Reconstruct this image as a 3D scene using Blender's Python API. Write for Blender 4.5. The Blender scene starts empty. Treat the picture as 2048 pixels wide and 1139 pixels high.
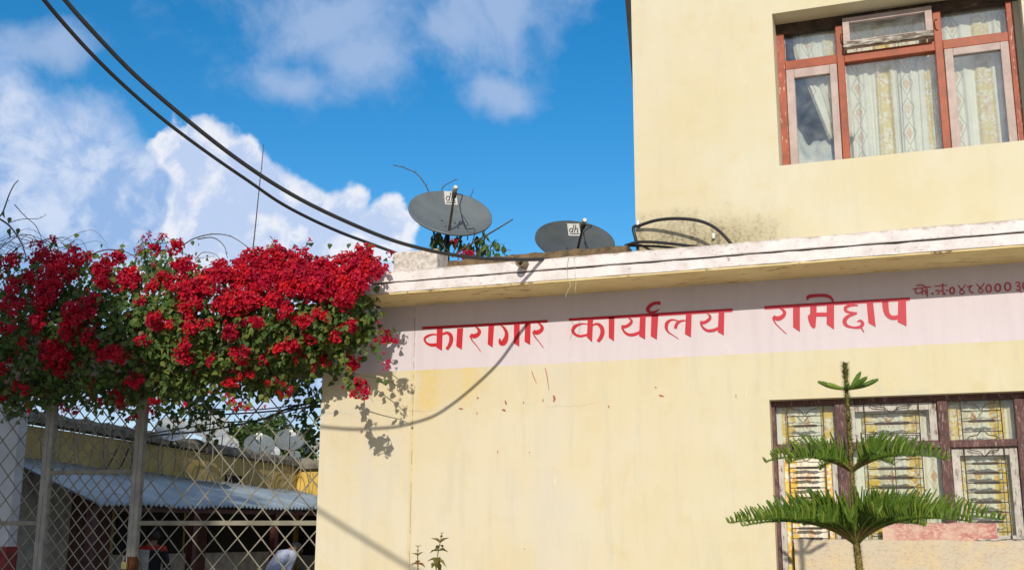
import bpy, math, random
import numpy as np
from mathutils import Vector, Matrix, Euler
R = math.radians
rng = random.Random(7)
SC = bpy.context.scene
COL = SC.collection

# ------------------------------------------------------------------ camera
FPX, PITCH, ROLL, YAW, CAMD, CAMZ = 2280.0, R(12.387), R(.207), R(20.247), 8.0, 1.6
FW = np.array([-math.sin(YAW)*math.cos(PITCH), math.cos(YAW)*math.cos(PITCH), math.sin(PITCH)])
_r = np.array([math.cos(YAW), math.sin(YAW), 0.0]); _u = np.cross(_r, FW)
RT = _r*math.cos(ROLL)+_u*math.sin(ROLL); UP = np.cross(RT, FW)
CAM = np.array([0, -CAMD, CAMZ])
cam = bpy.data.cameras.new("camera"); camo = bpy.data.objects.new("camera", cam); COL.objects.link(camo)
cam.sensor_width = 36; cam.lens = 36*FPX/2048; cam.clip_end = 2000; cam.clip_start = .05
m = Matrix.Identity(4)
for i in range(3):
    m[i][0] = RT[i]; m[i][1] = UP[i]; m[i][2] = -FW[i]; m[i][3] = CAM[i]
camo.matrix_world = m
SC.camera = camo
SC.view_settings.view_transform = 'Standard'; SC.view_settings.look = 'None'
SC.view_settings.exposure = 0.19; SC.view_settings.gamma = 1; SC.view_settings.use_curve_mapping = False

def ray(px, py):
    d = FW*FPX+RT*(px-1024)-UP*(py-569.5); return d/np.linalg.norm(d)
def P(px, py, Y=0.0):                      # point of the photograph on a plane parallel to the facade
    d = ray(px, py); return CAM+d*(Y+CAMD)/d[1]
def PX(px, py, X):                         # point on a plane X = const
    d = ray(px, py); return CAM+d*X/d[0]
def PZ(px, py, Z):
    d = ray(px, py); return CAM+d*(Z-CAMZ)/d[2]

# ------------------------------------------------------------------ node helpers
class NT:
    def __init__(s, tree): s.t = tree
    def n(s, typ, **kw):
        nd = s.t.nodes.new(typ)
        for k, v in kw.items(): setattr(nd, k, v)
        return nd
    def put(s, sock, v):
        if v is None: return
        if hasattr(v, 'is_output'): s.t.links.new(v, sock)
        else:
            if isinstance(v, (tuple, list)) and len(v) == 3 and sock.type == 'RGBA': v = (*v, 1)
            sock.default_value = v
    def m(s, op, a, b=None, c=None, clamp=False):
        nd = s.n('ShaderNodeMath', operation=op, use_clamp=clamp)
        for i, v in enumerate((a, b, c)): s.put(nd.inputs[i], v)
        return nd.outputs[0]
    def vm(s, op, a, b=None, out=0):
        nd = s.n('ShaderNodeVectorMath', operation=op)
        s.put(nd.inputs[0], a)
        if b is not None: s.put(nd.inputs[1], b)
        return nd.outputs[out]
    def dot(s, a, b): return s.vm('DOT_PRODUCT', a, b, 1)
    def noise(s, vec, scale=5, detail=6, rough=.6, dist=0):
        nd = s.n('ShaderNodeTexNoise'); s.put(nd.inputs['Vector'], vec)
        nd.inputs['Scale'].default_value = scale; nd.inputs['Detail'].default_value = detail
        nd.inputs['Roughness'].default_value = rough; nd.inputs['Distortion'].default_value = dist
        return nd.outputs[0]
    def step(s, v, a, b, lo=0, hi=1):
        nd = s.n('ShaderNodeMapRange', interpolation_type='SMOOTHSTEP')
        s.put(nd.inputs[0], v)
        for i, q in zip((1, 2, 3, 4), (a, b, lo, hi)): s.put(nd.inputs[i], q)
        return nd.outputs[0]
    def mix(s, f, a, b, mode='MIX'):
        nd = s.n('ShaderNodeMix', data_type='RGBA', blend_type=mode)
        s.put(nd.inputs[0], f); s.put(nd.inputs[6], a); s.put(nd.inputs[7], b)
        return nd.outputs[2]
    def sep(s, v):
        nd = s.n('ShaderNodeSeparateXYZ'); s.put(nd.inputs[0], v); return nd.outputs
    def comb(s, x, y, z):
        nd = s.n('ShaderNodeCombineXYZ')
        for i, v in enumerate((x, y, z)): s.put(nd.inputs[i], v)
        return nd.outputs[0]
    def mapping(s, vec, scale=(1, 1, 1), loc=(0, 0, 0), rot=(0, 0, 0)):
        nd = s.n('ShaderNodeMapping'); s.put(nd.inputs[0], vec)
        nd.inputs['Scale'].default_value = scale; nd.inputs['Location'].default_value = loc; nd.inputs['Rotation'].default_value = rot
        return nd.outputs[0]

# ------------------------------------------------------------------ world and sun
TOSUN = Vector((.25, -1.0, .445)).normalized()
SUN_EL = math.asin(TOSUN.z); SUN_ROT = math.atan2(TOSUN.x, TOSUN.y)
world = bpy.data.worlds.new("World"); SC.world = world; world.use_nodes = True
w = NT(world.node_tree); world.node_tree.nodes.clear()
sky = w.n('ShaderNodeTexSky', sky_type='NISHITA', sun_disc=False)
sky.sun_elevation = SUN_EL; sky.sun_rotation = SUN_ROT; sky.air_density = 1.0; sky.dust_density = .4; sky.ozone_density = 2.5
hs = w.n('ShaderNodeHueSaturation'); hs.inputs['Saturation'].default_value = 1.42; hs.inputs['Hue'].default_value=.497; hs.inputs['Value'].default_value = 1.2
w.put(hs.inputs['Color'], sky.outputs[0])
geo = w.n('ShaderNodeTexCoord').outputs['Generated']
A = w.dot(geo, tuple(RT)); B = w.dot(geo, tuple(UP)); Cc = w.dot(geo, tuple(FW))
front = w.step(Cc, .2, .5)
warp = w.n('ShaderNodeTexNoise'); w.put(warp.inputs['Vector'], geo); warp.inputs['Scale'].default_value = 6; warp.inputs['Detail'].default_value = 5
wv = w.vm('SCALE', w.vm('SUBTRACT', warp.outputs[1], (.5, .5, .5)), None)
wv.node.inputs['Scale'].default_value = .10
gv = w.vm('ADD', geo, wv)
Aw = w.dot(gv, tuple(RT)); Bw = w.dot(gv, tuple(UP))
def blob_field(lst, ua, ub):
    f = None
    for (px, py, rx, ry) in lst:
        d = ray(px, py); a0, b0 = float(d@RT), float(d@UP)
        du = w.m('MULTIPLY', w.m('SUBTRACT', ua, a0), FPX/rx); dv = w.m('MULTIPLY', w.m('SUBTRACT', ub, b0), FPX/ry)
        e = w.m('SUBTRACT', 1.0, w.m('SQRT', w.m('ADD', w.m('MULTIPLY', du, du), w.m('MULTIPLY', dv, dv))))
        f = e if f is None else _smax(f, e)
    return f
def _smax(a, b):
    nd = w.n('ShaderNodeMath', operation='SMOOTH_MAX'); w.put(nd.inputs[0], a); w.put(nd.inputs[1], b); nd.inputs[2].default_value = .15
    return nd.outputs[0]
SOFT = [(-20, 330, 150, 235), (120, 380, 170, 185), (260, 400, 130, 130), (40, 560, 330, 210), (330, 640, 700, 190)]
CUMU = [(365, 322, 90, 62), (420, 345, 110, 92), (520, 375, 105, 90), (610, 405, 105, 88), (690, 425, 90, 86), (765, 455, 60, 92), (560, 520, 300, 150), (450, 450, 150, 100)]
VEIL = [(640, 60, 280, 150), (700, 120, 200, 105), (560, 165, 140, 75), (880, 70, 190, 115), (990, 175, 95, 62), (1020, 10, 75, 70), (840, -60, 330, 120), (110, 90, 85, 50), (330, -10, 90, 40)]
n_big = w.noise(gv, 6.0, 10, .6); n_fine = w.noise(gv, 24, 9, .62); n_gen = w.noise(geo, 2.2, 9, .6)
def nz(a, k): return w.m('MULTIPLY', w.m('SUBTRACT', a, .5), k)
vor = w.n('ShaderNodeTexVoronoi', feature='SMOOTH_F1'); w.put(vor.inputs['Vector'], w.vm('ADD', gv, w.vm('MULTIPLY', warp.outputs[1], (.05, .05, .05)))); vor.inputs['Scale'].default_value = 34; vor.inputs['Smoothness'].default_value = .35
vd = w.m('SUBTRACT', .42, vor.outputs[0])
fs_ = w.m('ADD', blob_field(SOFT, Aw, Bw), w.m('ADD', nz(n_big, 1.1), nz(n_fine, .40)))
fc = w.m('ADD', blob_field(CUMU, Aw, Bw), w.m('ADD', w.m('ADD', nz(n_big, .45), nz(n_fine, .85)), w.m('MULTIPLY', vd, .70)))
fv = w.m('ADD', blob_field(VEIL, Aw, Bw), w.m('ADD', nz(n_big, 2.1), nz(n_fine, .6)))
soft = w.m('MULTIPLY', w.step(fs_, -.08, .34), w.m('MULTIPLY', front, .90))
cumu = w.m('MULTIPLY', w.step(fc, -.05, .24), front)
veil = w.m('MULTIPLY', w.step(fv, -.16, .80), w.m('MULTIPLY', front, .76))
gen = w.m('MULTIPLY', w.step(n_gen, .42, .56, 0, .88), w.m('SUBTRACT', 1.0, w.step(Cc, .45, .8)))  # clouds outside the view, thickened to add fill light
lump = w.noise(w.vm('ADD', gv, tuple(UP*.016+RT*-.008)), 24, 9, .62); lit = w.m('SUBTRACT', n_fine, lump)
lobe = w.noise(gv, 11, 6, .55)
dc = w.step(w.m('ADD', w.m('ADD', fc, w.m('MULTIPLY', lit, 2.4)), w.m('ADD', nz(lobe, .8), w.m('MULTIPLY', vd, -.55))), .0, .75)
cumcol = w.mix(dc, (7.6, 7.8, 8.4), (4.7, 5.7, 7.8))
ds = w.step(w.m('ADD', w.m('ADD', nz(lobe, 2.0), w.m('MULTIPLY', lit, 1.6)), .5), .05, .70)
softcol = w.mix(ds, (5.9, 6.6, 8.1), (2.9, 4.3, 7.0))
c1 = w.mix(gen, hs.outputs[0], (7.0, 7.2, 7.8))
c2 = w.mix(veil, c1, (3.7, 4.8, 6.9))
c3 = w.mix(soft, c2, softcol)
c3 = w.mix(w.m('MULTIPLY', cumu, .95), c3, cumcol)
c3 = w.mix(w.step(w.sep(geo)[2], .20, .0, 0, .9), c3, (4.5, 5.2, 7.1))
bg = w.n('ShaderNodeBackground'); w.put(bg.inputs[0], c3); bg.inputs[1].default_value = .1
wo = w.n('ShaderNodeOutputWorld'); world.node_tree.links.new(bg.outputs[0], wo.inputs[0])
sl = bpy.data.lights.new("sun", 'SUN'); so = bpy.data.objects.new("sun", sl); COL.objects.link(so)
sl.energy = 3.35; sl.angle = R(.53); sl.color = (1.0, .90, .74)
so.rotation_euler = (-TOSUN).to_track_quat('-Z', 'Y').to_euler(); so.location = TOSUN*40

# ------------------------------------------------------------------ mesh helpers
class MB:
    def __init__(s): s.v = []; s.f = []; s.mi = []; s.sm = []
    def add(s, vs, fs, mi=0, smooth=False):
        o = len(s.v); s.v += [tuple(float(q) for q in v) for v in vs]
        for f in fs: s.f.append(tuple(i+o for i in f)); s.mi.append(mi); s.sm.append(smooth)
        return s
    def box(s, a, b, mi=0):
        x0, y0, z0 = (min(p, q) for p, q in zip(a, b)); x1, y1, z1 = (max(p, q) for p, q in zip(a, b))
        return s.add([(x0,y0,z0),(x1,y0,z0),(x1,y1,z0),(x0,y1,z0),(x0,y0,z1),(x1,y0,z1),(x1,y1,z1),(x0,y1,z1)],
              [(0,3,2,1),(4,5,6,7),(0,1,5,4),(1,2,6,5),(2,3,7,6),(3,0,4,7)], mi)
    def bar(s, a, b, wx, wy, ref=(0, 1, 0), mi=0):
        a = Vector(a); b = Vector(b); d = (b-a).normalized(); y = Vector(ref); y = (y-d*y.dot(d)).normalized(); x = d.cross(y)
        vs = [p+x*(sx*wx/2)+y*(sy*wy/2) for p in (a, b) for sx, sy in ((-1,-1),(1,-1),(1,1),(-1,1))]
        return s.add(vs, [(0,3,2,1),(4,5,6,7),(0,1,5,4),(1,2,6,5),(2,3,7,6),(3,0,4,7)], mi)
    def tube(s, pts, r, n=6, mi=0, caps=True, smooth=True):
        pts = [Vector(p) for p in pts]; k = len(pts)
        rs = r if isinstance(r, (list, tuple)) else [r]*k
        up = Vector((.123, .31, .94)); vs = []; x = None
        for i, p in enumerate(pts):
            d = (pts[min(i+1, k-1)]-pts[max(i-1, 0)])
            d = d.normalized() if d.length > 1e-9 else Vector((0, 0, 1))
            x = d.cross(up) if x is None else x-d*x.dot(d)
            if x.length < 1e-4: x = d.cross(Vector((1, 0, 0)))
            x = x.normalized(); y = d.cross(x)
            for j in range(n):
                t = 2*math.pi*j/n; vs.append(p+(x*math.cos(t)+y*math.sin(t))*rs[i])
        fs = [(i*n+j, i*n+(j+1) % n, (i+1)*n+(j+1) % n, (i+1)*n+j) for i in range(k-1) for j in range(n)]
        s.add(vs, fs, mi, smooth)
        if caps: s.add(vs[:n], [tuple(range(n-1, -1, -1))], mi); s.add(vs[-n:], [tuple(range(n))], mi)
        return s
    def build(s, name, mats, parent=None, **kw):
        o = org(parent); me = bpy.data.meshes.new(name)
        me.from_pydata([(v[0]-o[0], v[1]-o[1], v[2]-o[2]) for v in s.v], [], s.f)
        mats = mats if isinstance(mats, (list, tuple)) else [mats]
        for q in mats: me.materials.append(q)
        if len(mats) > 1: me.polygons.foreach_set('material_index', s.mi)
        me.polygons.foreach_set('use_smooth', s.sm); me.update()
        return link(name, me, parent, **kw)
ORG = {}
def org(o): return ORG.get(o.name, (0, 0, 0)) if o is not None else (0, 0, 0)
def link(name, me, parent=None, label=None, cat=None, group=None, kind=None, at=None, shared=False):
    ob = bpy.data.objects.new(name, me); COL.objects.link(ob)
    if parent is not None:
        ob.parent = parent; ORG[ob.name] = org(parent)
        if at is not None: ob.location = Vector(at)-Vector(org(parent))
    elif at is not None: ob.location = at; ORG[ob.name] = tuple(at)
    for k, v in (('label', label), ('category', cat), ('group', group), ('kind', kind)):
        if v: ob[k] = v
    return ob
def thing(name, at, label, cat, group=None):
    return link(name, None, None, label, cat, group, at=tuple(float(q) for q in at))
def bevel(o, wd=.006, seg=2):
    b = o.modifiers.new('bevel', 'BEVEL'); b.width = wd; b.segments = seg; b.limit_method = 'ANGLE'; b.angle_limit = R(40); return o
def catmull(pts, n=8):
    pts = [Vector(p) for p in pts]; out = []
    q = [pts[0]*2-pts[1]]+pts+[pts[-1]*2-pts[-2]]
    for i in range(1, len(q)-2):
        for k in range(n):
            t = k/n; a, b, c, d = q[i-1], q[i], q[i+1], q[i+2]
            out.append(.5*((2*b)+(c-a)*t+(2*a-5*b+4*c-d)*t*t+(3*b-a-3*c+d)*t**3))
    out.append(pts[-1]); return out

# ------------------------------------------------------------------ materials
def mat(name):
    mt = bpy.data.materials.new(name); mt.use_nodes = True
    t = NT(mt.node_tree); b = mt.node_tree.nodes['Principled BSDF']
    t.b = b; t.out = mt.node_tree.nodes['Material Output']
    t.pos = t.n('ShaderNodeNewGeometry').outputs['Position']
    t.obj = t.n('ShaderNodeTexCoord').outputs['Object']
    return mt, t
def bump(t, h, strength=.3, dist=.01, to=None):
    nd = t.n('ShaderNodeBump'); nd.inputs['Strength'].default_value = strength; nd.inputs['Distance'].default_value = dist
    t.put(nd.inputs['Height'], h); t.put((to or t.b.inputs['Normal']), nd.outputs[0]); return nd
def simple(name, col, rough=.7, var=.25, scale=6, bmp=.15, bscale=60, metal=0, spec=.4, col2=None, peel=None, peelamt=.5, peelscale=(14, 14, 5)):
    mt, t = mat(name)
    n1 = t.noise(t.pos, scale, 7, .65)
    c2 = col2 or tuple(q*(1-var*1.6) for q in col)
    c = t.mix(t.step(n1, .35, .68), col, c2)
    if peel:
        v = t.mapping(t.pos, peelscale)
        pk = t.step(t.noise(v, 1.6, 9, .72), 1-peelamt-.05, 1-peelamt+.05)
        c = t.mix(pk, c, peel)
    t.put(t.b.inputs['Base Color'], c); t.b.inputs['Roughness'].default_value = rough; t.b.inputs['Metallic'].default_value = metal
    t.b.inputs['Specular IOR Level'].default_value = spec
    if bmp: bump(t, t.noise(t.pos, bscale, 5, .6), bmp, .006)
    return mt

def nzz(t, a, k): return t.m('MULTIPLY', t.m('SUBTRACT', a, .5), k)
def wall_mat(name, cream, pink=None, band=None, upper=False):
    mt, t = mat(name); x, y, z = t.sep(t.pos)
    big = t.noise(t.pos, .9, 5, .6); mid = t.noise(t.pos, 5, 7, .65); fine = t.noise(t.pos, 70, 5, .6)
    streak = t.noise(t.mapping(t.pos, (5, 5, .55)), 2.2, 7, .65)
    c = t.mix(t.step(big, .35, .7), cream, (cream[0]*.985, cream[1]*.93, cream[2]*.80))
    c = t.mix(t.step(streak, .46, .72, 0, .22 if upper else .40), c, (cream[0]*.80, cream[1]*.82, cream[2]*.88))
    c = t.mix(t.step(mid, .53, .70, 0, .42), c, (cream[0]*.93, cream[1]*.84, cream[2]*.62))
    yg = t.step(t.m('ADD', x, nzz(t, t.noise(t.pos, .7, 4, .6), 3.5)), -3.0, .2)
    c = t.mix(yg, c, t.mix(1.0, c, (.985, 1.0, .955), 'MULTIPLY')); c = t.mix(t.step(t.noise(t.mapping(t.pos, (1.7, 1, 1.1)), 1.9, 7, .7), .50, .66, 0, .30), c, (cream[0]*1.06, cream[1]*1.05, cream[2]*1.12))
    h = t.m('ADD', t.m('MULTIPLY', mid, .5), t.m('MULTIPLY', fine, .22))
    if not upper:
        # ochre damp patch under the painted band beside the joint
        jig = t.m('MULTIPLY', t.m('SUBTRACT', mid, .5), .35)
        jx = t.m('ADD', x, jig); jz = t.m('ADD', z, jig)
        patch = t.m('MULTIPLY', t.m('MULTIPLY', t.step(jx, -3.76, -3.70), t.step(jx, -3.02, -3.35)), t.step(t.m('SUBTRACT', jz, t.m('MULTIPLY', t.m('ADD', x, 3.7), .28)), 2.44, 2.58))
        c = t.mix(t.m('MULTIPLY', patch, t.step(t.noise(t.pos, 12, 7, .7), .25, .70, .35, .85)), c, (.60, .46, .17))
        # grey bloom on the left panel
        gl = t.m('MULTIPLY', t.step(t.noise(t.mapping(t.pos, (1.6, 1, .7)), 1.3, 5, .6), .5, .68), t.step(x, -1.6, -2.6))
        c = t.mix(t.m('MULTIPLY', gl, .42), c, (.55, .52, .48))
        # hairline horizontal crack band
        hc = t.m('ABSOLUTE', t.m('SUBTRACT', t.m('ADD', z, t.m('MULTIPLY', t.m('SUBTRACT', t.noise(t.pos, 2.2, 6, .7), .5), .16)), 2.535))
        hcm = t.m('MULTIPLY', t.step(hc, .004, .0015), t.step(t.noise(t.pos, 1.7, 3, .5), .47, .56))
        hcm = t.m('MULTIPLY', hcm, t.step(x, -1.25, -1.4))
        c = t.mix(t.m('MULTIPLY', hcm, .5), c, (.36, .33, .26))
        zb_ = t.m('ABSOLUTE', t.m('SUBTRACT', t.m('ADD', z, nzz(t, t.noise(t.pos, 3, 5, .6), .10)), 2.545))
        sc = t.m('MULTIPLY', t.step(zb_, .05, .01), t.step(t.noise(t.mapping(t.pos, (1.3, 1, 3)), 2.4, 6, .65), .50, .64))
        c = t.mix(t.m('MULTIPLY', sc, .38), c, (.42, .46, .40))
        vs_ = t.step(t.noise(t.mapping(t.pos, (22, 1, 1.3)), 2.2, 5, .7), .64, .72)
        c = t.mix(t.m('MULTIPLY', t.m('MULTIPLY', vs_, t.step(t.noise(t.pos, 1.4, 3, .5), .46, .60)), .45), c, (.80, .77, .66))
        # vertical joint
        jn = t.m('ABSOLUTE', t.m('SUBTRACT', t.m('ADD', x, t.m('MULTIPLY', t.m('SUBTRACT', t.noise(t.mapping(t.pos, (0, 0, 1)), 9, 5, .7), .5), .022)), -3.765))
        jm = t.m('MULTIPLY', t.step(jn, .007, .002), t.step(t.noise(t.pos, 11, 4, .6), .40, .55))
        jm2 = t.step(jn, .03, .008)
        c = t.mix(t.m('MULTIPLY', jm2, .35), c, (.62, .48, .22)); c = t.mix(t.m('MULTIPLY', jm, .6), c, (.26, .20, .12))
        h = t.m('SUBTRACT', h, t.m('MULTIPLY', jm, .8)); h = t.m('ADD', h, t.m('MULTIPLY', t.step(jn, .02, .012), .35))
        # red paint drips
        dr = t.step(t.noise(t.mapping(t.pos, (1, 1, .45)), 26, 2, .5), .795, .81)
        dm = t.m('MULTIPLY', dr, t.m('MULTIPLY', t.step(x, -3.3, -3.0), t.step(x, -1.3, -1.6)))
        dm = t.m('MULTIPLY', dm, t.step(z, 2.3, 2.5))
        c = t.mix(dm, c, (.42, .03, .02))
        # chipped pale spots
        ch = t.step(t.noise(t.mapping(t.pos, (1.6, 1, .35)), 30, 3, .5), .74, .78)
        c = t.mix(t.m('MULTIPLY', ch, .4), c, (.86, .82, .72))
    if upper:
        # mould rising above the roof ledge at the corner
        zz = t.m('ADD', z, t.m('MULTIPLY', t.m('SUBTRACT', mid, .5), .5))
        mo = t.m('MULTIPLY', t.step(zz, 3.97, 3.66), t.step(x, -.7, -1.35))
        sp = t.step(t.m('ADD', t.m('MULTIPLY', t.noise(t.pos, 38, 8, .75), .7), t.m('MULTIPLY', t.noise(t.mapping(t.pos, (9, 1, 1)), 2, 5, .6), .3)), .46, .60)
        c = t.mix(t.m('MULTIPLY', mo, .8), c, (.34, .29, .17))
        c = t.mix(t.m('MULTIPLY', t.m('MULTIPLY', mo, sp), .85), c, (.10, .09, .06))
    if band:
        zb = t.m('ADD', z, t.m('MULTIPLY', t.m('SUBTRACT', t.noise(t.pos, 9, 4, .6), .5), .014))
        bm = t.step(zb, band-.0025, band+.0025)
        pc = t.mix(t.step(streak, .42, .72, 0, .5), pink, (pink[0]*.90, pink[1]*.88, pink[2]*.90))
        pc = t.mix(t.step(mid, .58, .72, 0, .3), pc, (.74, .70, .70))
        pc = t.mix(t.m('MULTIPLY', jm, .7), pc, (.3, .24, .22))
        c = t.mix(bm, c, pc)
    t.put(t.b.inputs['Base Color'], c); t.b.inputs['Roughness'].default_value = .62; t.b.inputs['Specular IOR Level'].default_value = .3
    bump(t, h, .30, .012)
    return mt
CREAM = (.600, .556, .428)
M = {}
M['wall'] = wall_mat('cream_wall_paint', CREAM, (.585, .535, .595), 2.852)
M['upper'] = wall_mat('cream_upper_paint', (.595, .560, .445), upper=True)
M['inner'] = simple('interior_plaster', (.32, .30, .26))
def ledge_mat():
    mt, t = mat('flaking_white_ledge_paint'); x, y, z = t.sep(t.pos)
    sp = t.step(t.noise(t.mapping(t.pos, (1, 1, 1.6)), 38, 9, .74), .56, .66)
    pt = t.step(t.noise(t.pos, 3.2, 6, .65), .40, .64)
    c = t.mix(t.step(t.noise(t.pos, 7, 6, .6), .4, .7), (.74, .70, .72), (.60, .56, .57))
    c = t.mix(t.m('MULTIPLY', sp, t.m('ADD', .16, t.m('MULTIPLY', pt, .8))), c, (.25, .23, .21))
    top = t.step(t.m('ADD', z, t.m('MULTIPLY', t.m('SUBTRACT', t.noise(t.pos, 12, 6, .7), .5), .10)), 3.515, 3.545)
    c = t.mix(t.m('MULTIPLY', top, .65), c, (.28, .22, .15))
    t.put(t.b.inputs['Base Color'], c); t.b.inputs['Roughness'].default_value = .75
    bump(t, t.m('ADD', t.noise(t.pos, 45, 8, .7), t.m('MULTIPLY', sp, -.4)), .5, .008)
    return mt
M['ledge'] = ledge_mat()
def soffit_mat():
    mt, t = mat('stained_soffit_paint')
    st = t.noise(t.mapping(t.pos, (1.2, 3.5, 1)), 2.4, 8, .7, 1.2)
    c = t.mix(t.step(t.noise(t.pos, 3, 6, .6), .35, .7), (.71, .60, .33), (.62, .50, .25))
    c = t.mix(t.m('MULTIPLY', t.step(st, .57, .64), t.step(st, .72, .65)), c, (.20, .13, .06))
    t.put(t.b.inputs['Base Color'], c); t.b.inputs['Roughness'].default_value = .8
    bump(t, st, .4, .01); return mt
M['soffit'] = soffit_mat()
M['kerb'] = simple('mossy_brown_concrete', (.19, .13, .07), .95, col2=(.085, .06, .035), scale=16, bmp=.8, bscale=40)
M['stub'] = simple('lichen_white_block', (.62, .58, .55), .9, col2=(.35, .32, .29), scale=24, bmp=.6, bscale=50)
M['roofdeck'] = simple('dark_roof_deck', (.16, .15, .13), .95)
M['redpaint'] = None
def red_mat():
    mt, t = mat('red_sign_paint')
    x, y, z = t.sep(t.pos)
    n = t.noise(t.mapping(t.pos, (1, 1, 1)), 60, 6, .7)
    c = t.mix(t.step(n, .4, .7), (.50, .006, .020), (.42, .006, .018))
    fade = t.step(x, -2.7, -1.6)
    c = t.mix(t.m('MULTIPLY', fade, t.step(n, .66, .74)), c, (.70, .42, .45))
    c = t.mix(t.m('MULTIPLY', fade, .55), c, (.43, .005, .040))
    t.put(t.b.inputs['Base Color'], c); t.b.inputs['Roughness'].default_value = .5
    return mt
M['redpaint'] = red_mat()
M['darkred'] = simple('small_sign_paint', (.52, .07, .09), .6, bmp=0)
M['drip'] = simple('old_red_drip', (.44, .12, .08), .6, bmp=0)
M['woodred'] = simple('orange_red_frame_paint', (.33, .066, .022), .5, .2, 9, .2, 40, peel=(.17, .10, .07), peelamt=.34)
M['woodpeel'] = simple('flaking_red_jamb_paint', (.36, .09, .05), .6, .2, 9, .4, 40, peel=(.62, .52, .44), peelamt=.39, peelscale=(40, 40, 10))
M['wooddark'] = simple('rotten_dark_head_wood', (.07, .045, .03), .8, .4, 9, .5, 50, peel=(.22, .17, .12), peelamt=.38, peelscale=(5, 20, 25))
M['sashpink'] = simple('dusty_pink_sash_paint', (.46, .375, .355), .6, .15, 9, .3, 45, col2=(.36, .285, .27), peel=(.23, .19, .16), peelamt=.30)
M['sashgrey'] = simple('flaking_sash_rail', (.52, .49, .44), .7, .3, 12, .5, 40, peel=(.11, .085, .06), peelamt=.52, peelscale=(6, 20, 40))
M['woodpurple'] = simple('weathered_maroon_frame', (.115, .05, .048), .65, .3, 9, .4, 50, peel=(.27, .20, .19), peelamt=.41, peelscale=(60, 60, 11))
M['sashwhite'] = simple('flaking_white_sash', (.53, .505, .47), .7, .15, 9, .4, 50, peel=(.16, .12, .10), peelamt=.44, peelscale=(26, 26, 6))
M['iron'] = simple('rusty_black_iron', (.062, .046, .040), .6, .3, 20, .2, 80)
M['black'] = simple('black_rubber_cable', (.022, .022, .024), .5, .2, 20, 0, spec=.5)
M['darkedge'] = simple('dark_edge_strip', (.03, .028, .03), .8)
def glass_mat(name, tint=(.93, .96, .96), dust=.08, refl=1.0):
    mt, t = mat(name); nt = mt.node_tree
    tr = t.n('ShaderNodeBsdfTransparent'); tr.inputs[0].default_value = (*tint, 1)
    gl = t.n('ShaderNodeBsdfGlossy'); gl.inputs['Roughness'].default_value = .03
    df = t.n('ShaderNodeBsdfDiffuse'); df.inputs[0].default_value = (.62, .66, .70, 1)
    bump(t, t.noise(t.pos, 3.5, 2, .5), .12, .02, gl.inputs['Normal'])
    fr = t.n('ShaderNodeFresnel'); fr.inputs[0].default_value = 1.5
    m1 = t.n('ShaderNodeMixShader'); t.put(m1.inputs[0], t.m('MULTIPLY', fr.outputs[0], refl, clamp=True)); t.put(m1.inputs[1], tr.outputs[0]); t.put(m1.inputs[2], gl.outputs[0])
    m2 = t.n('ShaderNodeMixShader'); t.put(m2.inputs[0], t.m('MULTIPLY', t.step(t.noise(t.pos, 5, 7, .7), .3, .8), dust*2)); t.put(m2.inputs[1], m1.outputs[0]); t.put(m2.inputs[2], df.outputs[0])
    nt.links.new(m2.outputs[0], t.out.inputs[0]); return mt
M['glass'] = glass_mat('dusty_window_glass', dust=.07, refl=2.0)
M['glass2'] = glass_mat('clear_window_glass', dust=.03, refl=.9)
def curtain_mat(name, base, floral, dia, diab, period=.34, off=0.0, ringk=.75):
    mt, t = mat(name); x, y, z = t.sep(t.obj)
    u = t.m('FRACT', t.m('DIVIDE', t.m('ADD', x, off+5.0), period))       # 0..1 across the repeat
    # floral stripe
    fs = t.m('MULTIPLY', t.step(u, .03, .07), t.step(u, .42, .38))
    leaf = t.step(t.noise(t.pos, 42, 4, .6), .42, .56); leaf2 = t.noise(t.pos, 19, 3, .6)
    c = t.mix(t.m('MULTIPLY', fs, leaf), base, t.mix(t.step(leaf2, .45, .58), floral, dia))
    big_ = t.step(t.noise(t.pos, 14, 3, .6), .46, .58); c = t.mix(t.m('MULTIPLY', fs, t.m('MULTIPLY', big_, .85)), c, floral)
    # chain of diamonds
    du = t.m('MULTIPLY', t.m('ABSOLUTE', t.m('SUBTRACT', u, .68)), period)
    dv = t.m('ABSOLUTE', t.m('SUBTRACT', t.m('FRACT', t.m('DIVIDE', z, .19)), .5))
    rr = t.m('ADD', t.m('DIVIDE', du, .048), t.m('MULTIPLY', dv, 2.0))
    ring = t.m('MULTIPLY', t.step(rr, .80, .86), t.step(rr, 1.06, 1.0))
    core = t.m('MULTIPLY', t.step(rr, .58, .48), t.step(t.noise(t.pos, 60, 3, .6), .30, .5))
    c = t.mix(t.m('MULTIPLY', ring, ringk), c, diab); c = t.mix(t.m('MULTIPLY', core, .8), c, dia)
    ed = t.m('MULTIPLY', t.step(u, .45, .47), t.step(u, .53, .51)); c = t.mix(t.m('MULTIPLY', ed, .5), c, diab)
    t.put(t.b.inputs['Base Color'], c); t.b.inputs['Roughness'].default_value = .9
    bump(t, t.noise(t.pos, 260, 2, .5), .15, .002)
    return mt
M['curt_up'] = curtain_mat('pale_patterned_curtain', (.78, .755, .66), (.70, .56, .22), (.66, .44, .26), (.46, .40, .28))
M['curt_low'] = curtain_mat('yellow_patterned_curtain', (.74, .71, .60), (.68, .46, .05), (.60, .30, .10), (.54, .38, .20), .27, .06, .45)
M['infill'] = simple('scraped_mortar_infill', (.50, .45, .36), .95, col2=(.57, .46, .29), scale=5, bmp=.9, bscale=28, peel=(.43, .33, .27), peelamt=.43, peelscale=(26, 26, 70))
M['infillpink'] = simple('scraped_pink_mortar', (.42, .155, .145), .95, col2=(.56, .40, .32), scale=6, bmp=.8, bscale=28, peel=(.58, .42, .34), peelamt=.46, peelscale=(30, 20, 60))
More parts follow.
